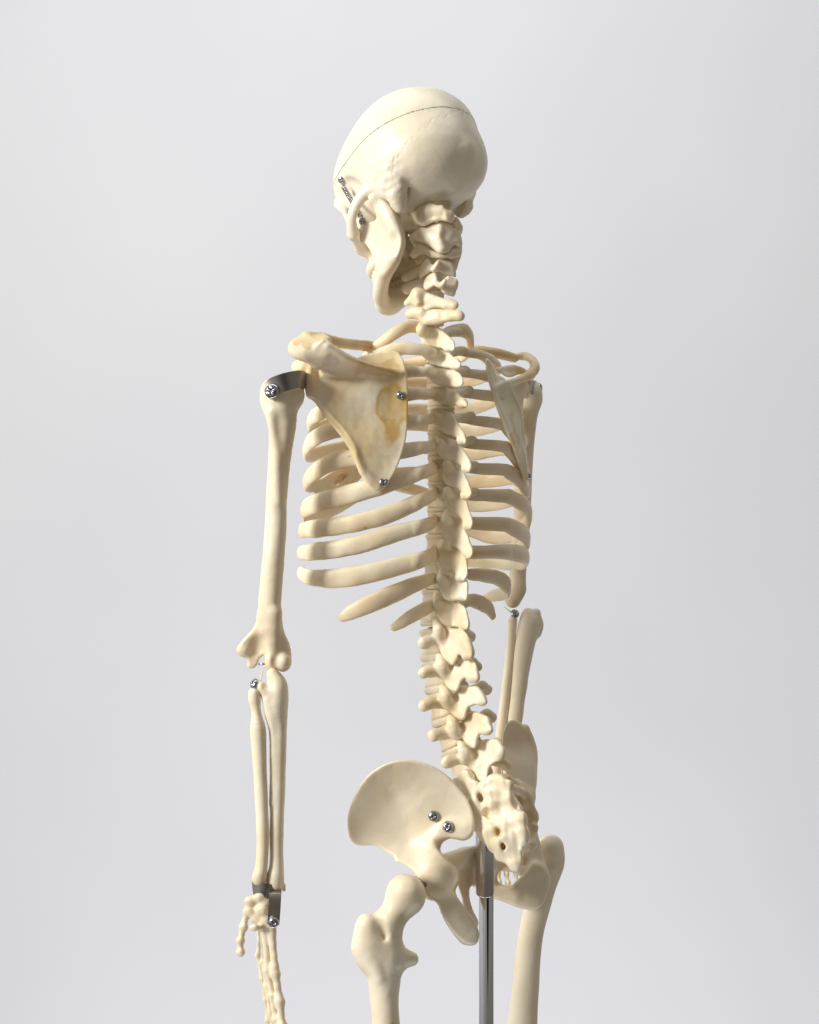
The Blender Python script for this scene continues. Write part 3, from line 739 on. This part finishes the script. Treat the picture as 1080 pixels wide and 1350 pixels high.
def make_rib(side, W, Dp, keys, keys2, tmax, h0=10.5, h1=8.0, tap=1.0, w0=6.0):
    L = [(13, -2), (24, 12), (36, 25)]
    for t in np.arange(22, tmax+0.1, 4):
        a = math.radians(t)
        ex = 0.93
        L.append((W*math.copysign(abs(math.sin(a))**ex, math.sin(a)), EC_P+Dp*math.cos(a) if math.cos(a) > 0 else EC_P+(Dp*1.05)*math.cos(a)))
    L = catmull(np.array(L), 3)
    X, Dd = [], []
    for r, p in L:
        x, d_ = body_pt(side*r+(EC_R if abs(r) > 60 else EC_R*abs(r)/60), p); X.append(x); Dd.append(d_)
    X, Dd = np.array(X), np.array(Dd); sx = PX+X/(1+Dd/D)
    ie = int(np.argmin(sx) if side < 0 else np.argmax(sx))
    idx, zz = [], []
    for (kx, ky) in keys:
        i = int(np.argmin(np.abs(sx[:ie+1]-kx))); idx.append(i); zz.append((PY-ky)*(1+Dd[i]/D))
    for (kx, ky) in keys2:
        i = ie+int(np.argmin(np.abs(sx[ie:]-kx))); idx.append(i); zz.append((PY-ky)*(1+Dd[i]/D))
    o = np.argsort(idx, kind='stable'); idx = np.array(idx)[o]; zz = np.array(zz)[o]
    u, ui = np.unique(idx, return_index=True); zz = zz[ui]
    Z = np.interp(np.arange(len(X)), u, zz)
    Z[:u[0]] = zz[0]-0.12*(u[0]-np.arange(u[0]))
    for _ in range(45):
        Zp = np.r_[Z[0], Z, Z[-1]]; Z = 0.25*Zp[:-2]+0.5*Zp[1:-1]+0.25*Zp[2:]
    n = len(X); s = np.linspace(0, 1, n)
    hg = h0*np.interp(s, [0, 0.04, 0.12, 0.25, 0.6, 1], [0.5, 0.62, 0.88, 1, 1.0, h1/h0])
    tk = w0*np.interp(s, [0, 0.05, 0.15, 0.5, 1], [0.9, 1, 1.0, 0.85, 0.85])
    e0 = np.sqrt(np.clip(1-(1-np.arange(n)/2.0).clip(0)**2, 0.05, 1)); hg *= e0*e0[::-1]; tk *= e0*e0[::-1]
    return rib_mesh(np.stack([X, Dd, Z], 1), hg, tk)
RL = {
 2: (112, 84, [(560,463),(545,458),(523,459),(505,466),(480,480)], [(470,505),(492,500)], 176, 9),
 3: (140, 95, [(558,490),(537,489),(500,500)], [(440,528),(480,520)], 176, 9),
 4: (160, 99, [(565,519),(537,519),(470,528),(424,543),(409,557)], [(412,566),(439,559),(480,548)], 176, 10),
 5: (166, 100, [(568,551),(537,555),(454,564),(424,572),(406,588)], [(408,603),(463,587),(485,580)], 176, 10.5),
 6: (166, 100, [(572,585),(537,594),(466,604),(439,608),(417,621),(406,633)], [(408,641),(430,637),(469,622),(490,612)], 176, 10.8),
 7: (169, 101, [(577,614),(537,630),(470,650),(415,665),(401,673)], [(407,682),(440,674),(470,655),(520,645)], 176, 12),
 8: (173, 101, [(583,648),(520,677),(470,690),(415,697),(396,699)], [(398,704),(408,696),(425,680)], 128, 11.4),
 9: (175, 101, [(583,686),(520,703),(470,720),(415,727),(394,729)], [(397,734),(405,722),(418,705)], 118, 11.2),
 10: (176, 101, [(573,728),(520,748),(470,760),(420,763),(392,754)], [(396,748),(402,742),(410,728)], 108, 12),
}
RR = {
 2: (118, 84, [(607,462),(642,473),(652,481)], [(640,495),(610,505)], 176, 9.5),
 3: (128, 95, [(611,487),(644,499),(664,510)], [(650,528),(620,540)], 176, 10),
 4: (148, 99, [(617,515),(655,524),(678,538)], [(668,553),(651,561),(618,569),(560,560)], 176, 10.3),
 5: (166, 100, [(622,549),(645,550),(666,562),(680,580)], [(680,590),(653,592),(618,601),(560,590)], 176, 10.7),
 6: (170, 100, [(626,582),(650,585),(678,600),(686,618)], [(684,628),(655,632),(618,637),(560,622)], 176, 10.8),
 7: (173, 100, [(630,615),(655,617),(687,633),(691,643)], [(690,652),(651,664),(622,668),(560,652),(530,640),(510,634)], 176, 11.3),
 8: (176, 101, [(633,651),(660,652),(690,665),(697,674)], [(695,690),(670,706),(653,710),(640,709),(600,690)], 150, 11.8),
 9: (173, 101, [(627,687),(655,690),(690,703)], [(688,722),(670,738),(640,742),(617,740)], 140, 12.4),
 10: (171, 101, [(623,727),(655,726),(688,731)], [(684,742),(668,744),(655,742)], 122, 12),
}
for side, tab in ((-1, RL), (1, RR)):
    for kk, (W_, Dp, k1, k2, tm, h0) in tab.items():
        make_rib(side, W_, Dp, k1, k2, tm, h0)
def poly_rib(pts, hg, tk, sub=6):
    C = np.array([P3(*p) for p in catmull(pts, sub)]); n = len(C); s = np.linspace(0, 1, n)
    H = np.interp(s, np.linspace(0, 1, len(hg)), hg); Tk = np.interp(s, np.linspace(0, 1, len(tk)), tk)
    e0 = np.sqrt(np.clip(1-(1-np.arange(n)/2.0).clip(0)**2, 0.05, 1)); H = H*e0*e0[::-1]; Tk = Tk*e0*e0[::-1]
    return rib_mesh(C, H, Tk)
poly_rib([(566,438,-5),(553,432,-20),(538,431,-30),(520,440,-36),(502,453,-30),(487,466,-10),(482,478,25),(498,490,70),(520,494,100)], [6,8,8,7.5,7,7.5,8,8], [5,5.5,6,6,6,6,6])
poly_rib([(585,440,5),(600,436,8),(612,436,22),(619,443,40),(620,456,60),(610,470,85),(585,480,110)], [6,8.5,10,10,9,8,8], [5,5.5,5,5,5])
poly_rib([(576,762,-25),(560,766,-48),(537,775,-66),(510,787,-78),(487,797,-84),(462,808,-84),(447,816,-80)], [7,9,11,12,11,9,4], [4.5,5,5,4.5,4,2.5])
poly_rib([(614,757,-2),(635,758,10),(655,762,28),(669,772,55),(666,781,80),(650,786,98),(637,789,106)], [7,9,10.5,12,10,8,4], [4.5,5,5,4,3])
poly_rib([(574,796,-22),(560,803,-40),(543,812,-54),(528,822,-60),(515,830,-62)], [7,9.5,9.5,7,3.5], [4.5,5,4.5,3.5,2])
poly_rib([(614,791,-4),(626,792,4),(638,797,14),(647,806,24),(652,816,30)], [7,9.5,10,8,3.5], [4.5,5,4.5,3.5,2])
f = Field(1.3)
f.add(tube([(505,485,118,20),(503,505,122,16),(500,540,126,14),(497,590,130,15),(498,625,126,13),(499,648,122,6)], n=(0.5, 0.85, 0.1), fl=2.6), 0).lump(0.5, 20, 4)
bone('sternum', f, M_RIB, SK)
f = Field(0.9)
f.add(plate([(410,644),(424,630),(446,617),(474,606),(486,612),(480,626),(466,640),(446,650),(424,655)], tps([(410,644,22),(446,617,72),(480,608,104),(446,650,66),(424,655,40),(480,626,104)]), 3.0, rnd=2.6), 0)
f.cut(tube([(444,636,30,4.2),(444,636,110,4.2)]), 1).cut(tube([(449,631,30,4.6),(449,631,120,4.6)]), 1).cut(tube([(454,626,30,4),(454,626,130,4)]), 1)
f.lump(0.4, 16, 44)
bone('costal_cartilage', f, M_RIB, SK)

# --- left scapula
cs = lambda L: [(330+x/4.5, 410+y/4.5) for x, y in L]
f = Field(0.9)
dep = tps([(537,540,-84),(533,485,-82),(525,468,-74),(480,470,-74),(490,500,-92),(505,560,-91),(450,520,-97),(412,505,-98),(470,590,-101),(500,640,-96),(530,600,-88),(515,520,-86),(430,530,-100),(478,545,-94)])
body = cs([(340,330),(338,420),(336,498),(352,506),(385,516),(450,590),(540,690),(596,765),(622,820),(634,880),(662,950),(705,1025),(740,1056),(772,1062),(805,1042),(850,970),(890,880),(918,790),(932,690),(936,580),(934,440),(922,340),(900,275),(870,240),(820,236),(740,248),(670,262),(610,295),(520,330),(430,330)])
f.add(plate(body, dep, 2.0, rim=4.2, rimw=6, rnd=1.9, sub=3), 0)
sp = cs([(900,372),(860,362),(750,330),(640,300),(540,258),(470,215),(430,170),(380,240),(400,330),(430,385),(520,400),(640,400),(780,400),(880,392)])
sdep = tps([(530,492,-86),(497,484,-104),(472,477,-116),(450,467,-126),(430,452,-132),(415,465,-124),(419,482,-108),(426,495,-98),(450,499,-98),(480,499,-96),(510,498,-90),(470,488,-106),(445,482,-114)])
f.add(plate(sp, sdep, 2.8, rnd=2.4, sub=3), 9)
f.add(tube([(528,491,-86,2.6),(497,484,-103,3.4),(472,477,-115,4.4),(450,467,-125,5.2),(432,456,-131,6)]), 5)
ac = cs([(440,215),(400,162),(330,142),(262,160),(226,205),(232,255),(280,290),(340,310),(400,350),(470,320),(520,270)])
f.add(plate(ac, tps([(380,458,-124),(400,444,-118),(420,446,-122),(400,465,-130),(430,465,-128),(440,480,-114),(412,480,-122)]), 5.2, rnd=4.6, sub=3), 7)
f.add(tube([(404,443,-114,5.5),(418,441,-104,5),(428,443,-97,4.5)]), 10)
f.add(ell((427,449,-112), (11,14,7)), 9)
f.add(tube([(400,484,-94,8.5),(394,484,-84,9.5)]), 4)          # coracoid seen under the acromion
f.add(tube([(412,476,-84,8),(400,484,-80,8.5)]), 5)
f.add(tube([(409,486,-98,5.2),(408,505,-99,6.5),(410,519,-98,5.5)]), 5)       # glenoid rim
f.add(tube([(412,521,-98,4),(440,558,-99,3.8),(464,590,-101,4.2),(478,622,-101,4.5),(498,640,-97,5)]), 6)   # thick lateral border
f.cut(tube([(423,497,-112,4.5),(420,492,-104,4)]), 4)
f.lump(0.55, 26, 11).lump(0.2, 9, 12)
SCL, _, _ = bone('scapula', f, M_SCAP, SK)
screw_on(SCL, 528, 521, 5.2)
screw_on(SCL, 505, 636, 5.4, 0.9)
# left clavicle
f = Field(1.0)
f.add(tube([(428,444,-96,5.5),(441,450,-86,7.6),(455,453,-68,7.8),(472,455,-42,7.8),(495,458,0,7.8),(500,466,50,7.5),(502,476,95,10)], n=(0, 0.3, 1), fl=1.1), 0).lump(0.5, 18, 14)
bone('clavicle', f, M_CLAV, SK)
f = Field(1.0)
f.add(tube([(678,472,118,6.5),(664,468,108,7.5),(645,464,100,7.2),(625,462,96,7.2),(595,466,100,7.5),(560,476,108,8),(535,482,112,10)], n=(0, 0.3, 1), fl=1.1), 0).lump(0.5, 18, 15)
bone('clavicle', f, M_CLAV, SK)
# --- right scapula, seen almost edge on
cf = lambda L: [(630+x/6.75, 440+y/6.75) for x, y in L]
f = Field(0.9)
dep = tps([(643,476,-6),(645,495,-6),(655,530,-3),(673,576,4),(690,628,36),(697,620,44),(695,600,38),(690,560,44),(690,530,54),(697,508,84),(662,520,8),(672,545,14),(680,575,18),(672,505,24)])
body = cf([(72,240),(95,235),(140,300),(165,380),(200,420),(300,430),(400,420),(450,440),(452,480),(430,530),(408,600),(400,700),(386,830),(392,920),(425,1050),(443,1180),(448,1290),(430,1312),(402,1290),(385,1200),(345,1060),(290,910),(225,750),(160,600),(120,470),(95,370)])
f.add(plate(body, dep, 2.0, rim=3.6, rimw=5, rnd=1.8, sub=3), 0)
f.add(tube([(643,476,-6,2.6),(646,497,-6,3),(655,530,-3,3),(665,557,0,3),(674,579,4,3),(684,606,24,3),(692,630,42,3.6)]), 4)
f.add(tube([(652,512,-6,3),(662,506,4,3),(674,503,20,3.5),(688,499,44,5),(699,494,70,6.5)]), 5)
f.add(tube([(656,487,20,3),(668,485,44,3),(680,484,66,3),(690,489,88,3.5)]), 4)
f.add(plate(cf([(85,240),(150,290),(200,350),(270,390),(350,370),(410,345),(345,300),(260,310),(180,318)]), tps([(643,476,-6),(652,484,14),(660,494,22),(670,499,36),(683,495,70),(690,490,88),(680,484,66),(665,486,40)]), 2, rnd=1.7, sub=2), 4)
f.add(tube([(698,495,74,7),(705,486,90,6.5),(703,476,108,6),(694,470,122,5.5),(684,470,122,5)]), 5)
f.add(tube([(672,512,20,2.4),(686,545,36,2.4),(692,600,34,2.4)]), 4)
f.add(tube([(697,503,88,4),(694,522,76,4.2)]), 4)
f.lump(0.5, 22, 16)
SCR, _, _ = bone('scapula', f, M_SCAP, SK)
screw(697.5, 627, 50, (0.9, -0.3, 0), SCR, 5)

# --- left humerus
f = Field(1.1)
f.add(ell((365,524,-112), (23,22,24)), 0)
f.add(ell((384,520,-102), (18,21,22)), 8)
f.add(ell((360,512,-112), (14,15,13)), 6)
f.add(tube([(370,540,-110,21.5),(372,560,-110,18.5),(370,590,-110,15.8),(367,625,-110,14.6),(364,677,-110,14),(361,730,-110,14.8),(357,780,-110,15),(355.5,808,-111,15),(356,826,-112,14)]), 9)
f.add(tube([(357,545,-126,6),(364,600,-122,5),(366,660,-120,4)]), 8)
ce = lambda L: [(290+x/9, 790+y/9) for x, y in L]
el = ce([(462,160),(435,260),(370,370),(280,470),(218,560),(212,620),(240,655),(300,685),(325,740),(328,805),(365,822),(410,815),(445,780),(475,710),(510,670),(548,662),(556,720),(560,790),(600,820),(680,830),(740,845),(800,830),(835,780),(848,650),(820,520),(770,400),(735,290),(712,180),(640,150),(540,150)])
f.add(plate(el, tps([(345,815,-112),(370,815,-108),(320,860,-108),(335,875,-104),(345,855,-106),(358,845,-116),(375,870,-108),(380,850,-104),(358,875,-114)]), 6, rim=5, rnd=4.4, sub=2), 8)
f.add(tube([(362,808,-118,10),(360,835,-116,8),(359,858,-114,6),(356,876,-112,6)]), 6)
f.add(ell((356,870,-110), (6,12,11)), 4)
f.add(ell((374,873,-110), (10.5,14,12.5)), 4)
f.add(ell((322,858,-108), (8,8,7)), 5)
f.cut(ell((341,852,-118), (10,9,13)), 6)
f.cut(tube([(362,872,-124,2.5),(364,884,-122,2.5)]), 4)
f.lump(0.6, 26, 21).lump(0.2, 9, 22)
HUL, _, _ = bone('humerus', f, M_BONE, SK)
br = strip('shoulder_bracket', [(350,518,-134),(362,509,-137),(378,503,-136),(393,500,-128),(400,501,-112),(401,503,-98)], (0.1, 0, 1), 10.5, 1.3, M_BRACK, HUL)
screw(358.5, 515.5, -139, (-0.25, -1, 0.15), HUL, 9)
sweep('bolt', [P3(398, 506, -100), P3(412, 508, -98)], 5.2, M_STEEL, HUL, 10)
sweep('elbow_pin', [P3(341, 875.5, -108), P3(354, 875.5, -108)], 1.1, M_STEEL, HUL, 8)
sweep('elbow_wire', [P3(*p) for p in catmull([(351,876,-108),(347,882,-112),(345,890,-116),(344,898,-119)], 4)], 0.9, M_DISC, HUL, 6)
# --- left ulna and radius
f = Field(1.0)
f.add(tube([(360,889,-116,8.5),(366,903,-116,13),(364,920,-115,16.5),(364,938,-115,15.5),(367,962,-115,11.6),(367,1000,-115,10.4),(366,1050,-115,9.9),(364.5,1100,-115,9.5),(364.5,1138,-115,9.4),(363,1158,-115,12),(362.5,1166,-115,11.5)]), 0)
f.add(tube([(346,906,-124,7),(352,915,-120,9)]), 7)
f.add(tube([(374,1168,-116,3.4),(375,1174,-116,2.2)]), 4)
f.add(tube([(352,925,-124,5),(359,960,-122,4),(360,1010,-120,3),(359,1060,-119,3)]), 6)
f.cut(ell((352,899,-134), (8,10,10)), 5)
f.lump(0.5, 26, 23).lump(0.15, 9, 24)
UL, _, _ = bone('ulna', f, M_BONE, SK)
f = Field(1.0)
f.add(tube([(335,914,-122,7.6),(335.5,922,-122,7.8),(338,938,-122,6.5),(340,960,-122,10.3),(341.5,985,-122,9.8),(343,1020,-122,9.0),(345,1060,-122,8.7),(346.5,1105,-122,8.2),(345,1140,-122,8.4),(342.5,1155,-122,10),(342,1160,-122,9)]), 0)
f.lump(0.45, 24, 25)
RA, _, _ = bone('radius', f, M_BONE, SK)
screw(335.5, 901, -122, (-0.6, -0.5, 0.6), RA, 6)
sweep('bolt', [P3(335.5, 901, -122), P3(335.5, 912, -122)], 2.6, M_STEEL, RA, 8)
# --- left hand
cw = lambda L: [(290+x/6.43, 1140+y/6.43) for x, y in L]
def chain_h(f, L, d0, r, k=3.5, dd=0.0):
    for j in range(len(L)-1):
        (x0, y0), (x1, y1) = L[j], L[j+1]
        f.add(tube([(x0, y0, d0+dd*j, r*1.15), (x0*.7+x1*.3, y0*.7+y1*.3, d0+dd*(j+.3), r*0.86), (x0*.3+x1*.7, y0*.3+y1*.7, d0+dd*(j+.7), r*0.82), (x1, y1, d0+dd*(j+1), r*1.2)]), k if j == 0 else 1.2)
f = Field(0.8)
for (x, y, d0, r) in [(330,1188,-122,8),(343,1183,-124,8.5),(352,1188,-122,8),(330,1200,-120,8),(346,1200,-126,9),(356,1200,-118,9),(352,1212,-122,9),(338,1210,-118,8),(360,1214,-114,8),(345,1222,-120,6)]:
    f.add(ell((x, y, d0), (r, r, r*0.9)), 5.5)
f.add(ell((336,1223,-132), (7.5,6,5)), 2)
f.cut(ell((342,1206,-142), (5,9,10)), 3)
chain_h(f, [(326,1203),(321,1222),(317,1240),(317.5,1255)], -116, 5.2)
chain_h(f, [(358,1222),(363,1283),(369,1320),(372,1352),(373,1375)], -122, 6.1)
chain_h(f, [(349,1226),(353,1280),(359,1312),(364,1345),(367,1368)], -116, 5.1)
chain_h(f, [(345,1228),(347,1268),(352,1300),(357,1335),(361,1362)], -106, 4.2)
chain_h(f, [(343,1228),(341,1260),(346,1290),(351,1318),(354,1345)], -94, 4.0)
f.lump(0.5, 9, 26)
HAND, _, _ = bone('hand', f, M_DISC, SK)
strip('wrist_bracket', [(363,1175,-118),(363.5,1176.5,-130),(363,1181,-136),(362,1200,-136),(360.5,1219,-135)], (1, 0, 0.0), 7.0, 1.2, M_BRACK, HAND)
strip('wrist_bracket', [(334,1171,-122),(342,1172,-128),(352,1174,-128),(364,1177,-122)], (0.0, 0.1, 1), 7.5, 1.2, M_BRACK, HAND)
screw(361, 1216, -138, (0.05, -1, 0), HAND, 6.4)

# --- right arm (far side)
f = Field(1.1)
f.add(ell((700,521,150), (15,20,21)), 0)
f.add(tube([(698,530,150,16),(695,556,150,12.5),(692,600,152,11.5),(689,660,152,11.5),(686,710,150,11.5),(683,755,148,11),(681,775,146,12),(676,790,144,9.5)]), 6)
f.add(tube([(684,778,146,9),(676,791,140,10)]), 5)
f.lump(0.5, 24, 27)
HUR, _, _ = bone('humerus', f, M_BONE, SK)
strip('shoulder_bracket', [(698,509,116),(700,510,124),(704,511,138),(707,511,152)], (0, 0, 1), 10, 1.4, M_BRACK, HUR)
screw(711, 512, 150, (1, -0.35, 0), HUR, 8)
f = Field(1.0)
f.add(tube([(676,818,136,6.5),(675,830,136,6),(671.5,870,134,6),(667,910,130,6.2),(661,960,126,6.4),(655,1010,122,6.6),(651,1060,118,8)]), 0).lump(0.3, 20, 28)
RAR, _, _ = bone('radius', f, M_BONE, SK)
screw(679, 809, 134, (0.2, -0.8, 0.6), RAR, 6.5)
sweep('elbow_wire', [P3(665, 800, 134), P3(675, 808, 134)], 0.8, M_DISC, RAR, 6)
f = Field(1.0)
f.add(tube([(696,810,140,9),(698,824,140,14.5),(692,850,138,13.5),(687,880,136,12),(684,905,134,11),(679,945,130,10.2),(674,990,126,9.5),(668,1050,120,9)]), 0)
f.add(tube([(707,808,142,6),(712,824,142,5),(709,836,142,5)]), 5)
f.cut(ell((716,812,150), (5,9,6)), 3).lump(0.45, 20, 29)
bone('ulna', f, M_BONE, SK)
f = Field(1.0)
for (x, y) in [(657,1075),(664,1078),(660,1088),(652,1086),(668,1090)]: f.add(ell((x, y, 150), (8, 8, 8)), 3)
chain_h(f, [(652,1095),(654,1130),(657,1150),(658,1163),(658,1172)], 150, 3.4)
chain_h(f, [(658,1095),(664,1132),(668,1152),(670,1164),(671,1174)], 156, 3.4)
chain_h(f, [(664,1095),(674,1130),(680,1150),(682,1168)], 162, 3.2)
chain_h(f, [(648,1095),(646,1128),(648,1150),(650,1170)], 146, 3.2)
bone('hand', f, M_DISC, SK)

# --- pelvis
cp = lambda L: [(440+x/3.273, 940+y/3.273) for x, y in L]
f = Field(1.1)
hp = cp([(604,505),(606,450),(582,380),(542,325),(482,262),(402,218),(310,202),(220,219),(140,278),(84,370),(60,450),(64,520),(84,560),(120,572),(180,572),(222,598),(258,620),(268,642),(300,652),(350,690),(385,740),(408,798),(452,822),(472,880),(520,950),(570,990),(608,998),(624,970),(619,930),(582,862),(530,792),(526,760),(544,722),(540,680),(502,645),(462,600),(430,556),(448,537),(510,540),(560,545),(590,530)])
dep = tps([(617,1090,-66),(605,1045,-60),(562,1010,-62),(507,1010,-66),(470,1055,-62),(462,1100,-54),(520,1050,-53),(550,1070,-55),(500,1085,-53),(590,1080,-58),(540,1110,-54),(560,1125,-68),(525,1132,-66),(575,1150,-80),(600,1160,-72),(560,1165,-84),(585,1190,-88),(600,1215,-84),(620,1240,-74)])
f.add(plate(hp, dep, 4.2, rim=7.0, rimw=9, rnd=4.0, sub=3), 0)
f.add(ell((572,1158,-66), (22,22,30)), 12)
f.add(tube([(588,1188,-78,11),(602,1212,-76,13),(616,1232,-70,13)]), 9)
f.add(tube([(611,1095,-60,9),(590,1092,-58,8),(575,1110,-60,8)]), 12)
f.add(tube([(580,1142,-50,15),(600,1134,-20,13),(618,1130,20,14),(640,1140,58,17)]), 7)
f.add(plate([(588,1134),(600,1126),(613,1120),(630,1113),(648,1110),(652,1150),(636,1174),(622,1168),(619,1180),(624,1200),(631,1216),(625,1226),(614,1210),(609,1186),(603,1166),(596,1150)], tps([(590,1134,-40),(612,1122,-5),(640,1112,40),(650,1150,60),(612,1160,0),(610,1185,-20),(624,1222,-56),(620,1170,10)]), 5.5, rnd=4.5), 4)
f.cut(ell((546,1172,-116), (22,24,24)), 5)
f.lump(0.6, 30, 31).lump(0.2, 10, 32)
HIPL, _, _ = bone('hip_bone', f, M_BONE, SK)
screw_on(HIPL, 571.5, 1075.5, 6.6)
screw_on(HIPL, 590.5, 1089.5, 6.6, 1.0)
# right hip
f = Field(1.1)
f.add(plate([(662,985),(664,965),(671,951),(681,950),(691,958),(701,974),(705.5,993),(706,1027),(703,1048),(698,1062),(690,1075),(680,1070),(672,1040),(665,1010)], tps([(663,985,60),(672,952,66),(690,958,86),(703,985,92),(704,1040,70),(695,1065,50),(680,1040,44),(670,1010,50),(690,1010,66)]), 3.4, rim=5.5, rimw=6, rnd=3.2), 0)
f.add(tube([(693,960,88,5),(702,985,92,5.5),(703,1020,84,5.5),(699,1050,66,6)]), 5)
f.add(tube([(692,1050,62,12),(692,1085,80,13),(698,1115,96,15),(704,1145,96,17)]), 8)
f.add(plate([(682,1160),(692,1150),(703,1137),(716,1141),(725.5,1157),(724,1174),(716,1192),(705,1200),(685,1197),(665,1189),(650,1184),(642,1176),(652,1169),(672,1168)], tps([(650,1177,84),(680,1180,84),(700,1150,80),(722,1160,90),(710,1195,84)]), 7, rim=8, rnd=6), 8)
f.add(tube([(704,1150,94,14),(680,1140,110,11),(655,1136,96,13),(645,1142,80,15)]), 7)
f.add(tube([(680,1182,82,9),(655,1172,84,8),(645,1158,80,10)]), 6)
f.lump(0.5, 26, 33)
bone('hip_bone', f, M_BONE, SK)
# --- sacrum with coccyx
cb = lambda L: [(590+x/5.87, 1000+y/5.87) for x, y in L]
f = Field(0.9)
spoly = cb([(40,160),(90,150),(140,85),(180,110),(240,195),(290,165),(335,132),(400,128),(462,142),(500,195),(505,270),(560,335),(590,420),(612,500),(640,600),(600,690),(582,720),(580,800),(545,875),(495,872),(462,835),(400,782),(352,722),(282,640),(212,568),(192,440),(132,300),(70,210)])
sdp = tps([(597,1028,-30),(614,1016,-42),(622,1075,-44),(640,1050,-58),(660,1028,-66),(674,1045,-74),(690,1080,-84),(660,1080,-70),(665,1110,-76),(694,1105,-84),(640,1108,-52),(660,1132,-58),(684,1135,-74),(680,1148,-70),(645,1080,-60),(675,1065,-70)])
f.add(plate(spoly, sdp, 9, rnd=6, sub=3), 0)
f.add(cyl((628, 1046, 8), 30, 24, 12, up=(-0.45, 0.35, 1), rnd=4), 10)
f.add(tube([(640,1060,-20,24),(655,1090,-36,20),(668,1115,-48,15)]), 12)
for pts in ([(664,1032,-74,5),(670,1050,-80,5.5),(678,1068,-84,5),(687,1082,-90,6),(690,1105,-92,5.5),(688,1118,-90,4.5)],
            [(640,1040,-60,4),(650,1058,-68,4.5),(660,1082,-72,4),(668,1104,-76,4)],
            [(620,1042,-46,5),(630,1066,-54,5),(640,1090,-56,5),(652,1112,-58,4.5),(664,1126,-62,4)],
            [(614,1018,-44,5.5),(620,1028,-46,6)], [(676,1124,-74,5),(683,1140,-76,5.5)],):
    f.add(tube(pts), 4)
# far (right) flank
f.add(tube([(676,1040,-60,5),(690,1046,-30,7),(699,1062,-20,7),(703,1085,-22,7),(703,1108,-26,6),(696,1122,-34,5),(690,1140,-40,4)]), 6)
f.add(tube([(660,1030,-40,10),(685,1040,-10,10),(690,1060,-10,10)]), 8)
for a, b in (((681,1050),(688,1058)), ((690,1068),(695,1074)), ((695,1088),(698,1094))):
    f.cut(ell((a[0]+3, a[1]+4, -52), (4.5, 12, 6)), 4)
for x, y, r, dd in ((633.5,1051,6.0,-56),(645,1073,5.6,-62),(658,1095,4.6,-72),(664,1114,3.6,-72)):
    f.cut(tube([(x-1, y-r*0.5, dd-16, r*0.9), (x-2, y, dd+2, r*0.6)]), 5); f.cut(tube([(x+1, y+r*0.6, dd-16, r*0.85), (x-1, y+2, dd+2, r*0.5)]), 4)
f.lump(2.6, 15, 35).lump(1.2, 8, 36)
bone('sacrum', f, M_VERT, SK)

# --- femurs
f = Field(1.3)
f.add(ell((535,1180,-106), (26.5,27,28)), 0)
f.add(tube([(530,1190,-107,19),(512,1217,-114,21)]), 9)
f.add(ell((484,1222,-124), (16,17,19)), 12); f.add(ell((487,1248,-120), (24,23,26)), 14); f.add(ell((494,1266,-114), (22,22,22)), 12)
f.add(tube([(508,1222,-114,20),(508,1255,-112,25),(507,1285,-112,22.5),(507,1312,-112,19.5),(509,1350,-112,18.2),(514,1450,-108,17.5),(522,1600,-100,19),(526,1720,-94,26),(527,1770,-92,34)]), 9)
f.add(tube([(516,1266,-112,20),(531,1264,-110,14),(542,1264,-108,10)]), 9)
f.add(tube([(490,1262,-132,6),(500,1290,-130,6)]), 8)
f.cut(tube([(502,1214,-140,3.4),(505,1226,-139,4),(507,1235,-136,3)]), 8)
for s in (-20, 20): f.add(ell((527+s, 1785, -88), (22, 32, 24)), 10)
f.lump(0.8, 30, 37).lump(0.3, 12, 38)
FEL, _, _ = bone('femur', f, M_BONE, SK)
sweep('hip_joint_pin', [P3(548, 1158, -104), P3(563, 1168, -88)], 2.6, M_STEEL, FEL, 10)
f = Field(1.3)
f.add(tube([(726,1118,128,18),(727,1137,128,17.5),(718,1166,128,17),(706,1205,128,17),(698,1245,127,16.5),(693,1300,124,18),(689,1350,122,19.5),(684,1430,118,19),(676,1600,108,20),(672,1690,100,26),(670,1730,98,32)]), 0)
f.add(tube([(722,1140,126,16),(708,1148,120,14),(700,1150,112,15)]), 8)
for s in (-18, 18): f.add(ell((670+s, 1745, 102), (20, 28, 22)), 10)
f.lump(0.8, 30, 39)
bone('femur', f, M_BONE, SK)

# --- chrome stand pole
def lathe(name, px, ya, yb, d, r, mat, parent, k=48):
    A, B = P3(px, ya, d), P3(px, yb, d); V = []; F = []
    prof = [(0, 0), (r-1.2, 0), (r-0.35, 0.35), (r, 1.2), (r, -1.2), (r-0.35, -0.35), (r-1.2, 0), (0, 0)]
    rows = [(q_[0], (A[2]-q_[1] if i < 4 else B[2]-q_[1])) for i, q_ in enumerate(prof)]
    for rr, z in rows:
        for j in range(k): V.append((A[0]+rr*math.cos(2*math.pi*j/k), A[1]+rr*math.sin(2*math.pi*j/k), z))
    for i in range(len(rows)-1):
        for j in range(k): F.append((i*k+j, (i+1)*k+j, (i+1)*k+(j+1) % k, i*k+(j+1) % k))
    return mesh_obj(name, V, F, mat, parent)
lathe('sleeve', 639.3, 1085, 1177.5, 0, 12.4, M_CHROME, STAND)
lathe('rod', 641.2, 1170, 1890, 0, 9.7, M_CHROME, STAND)
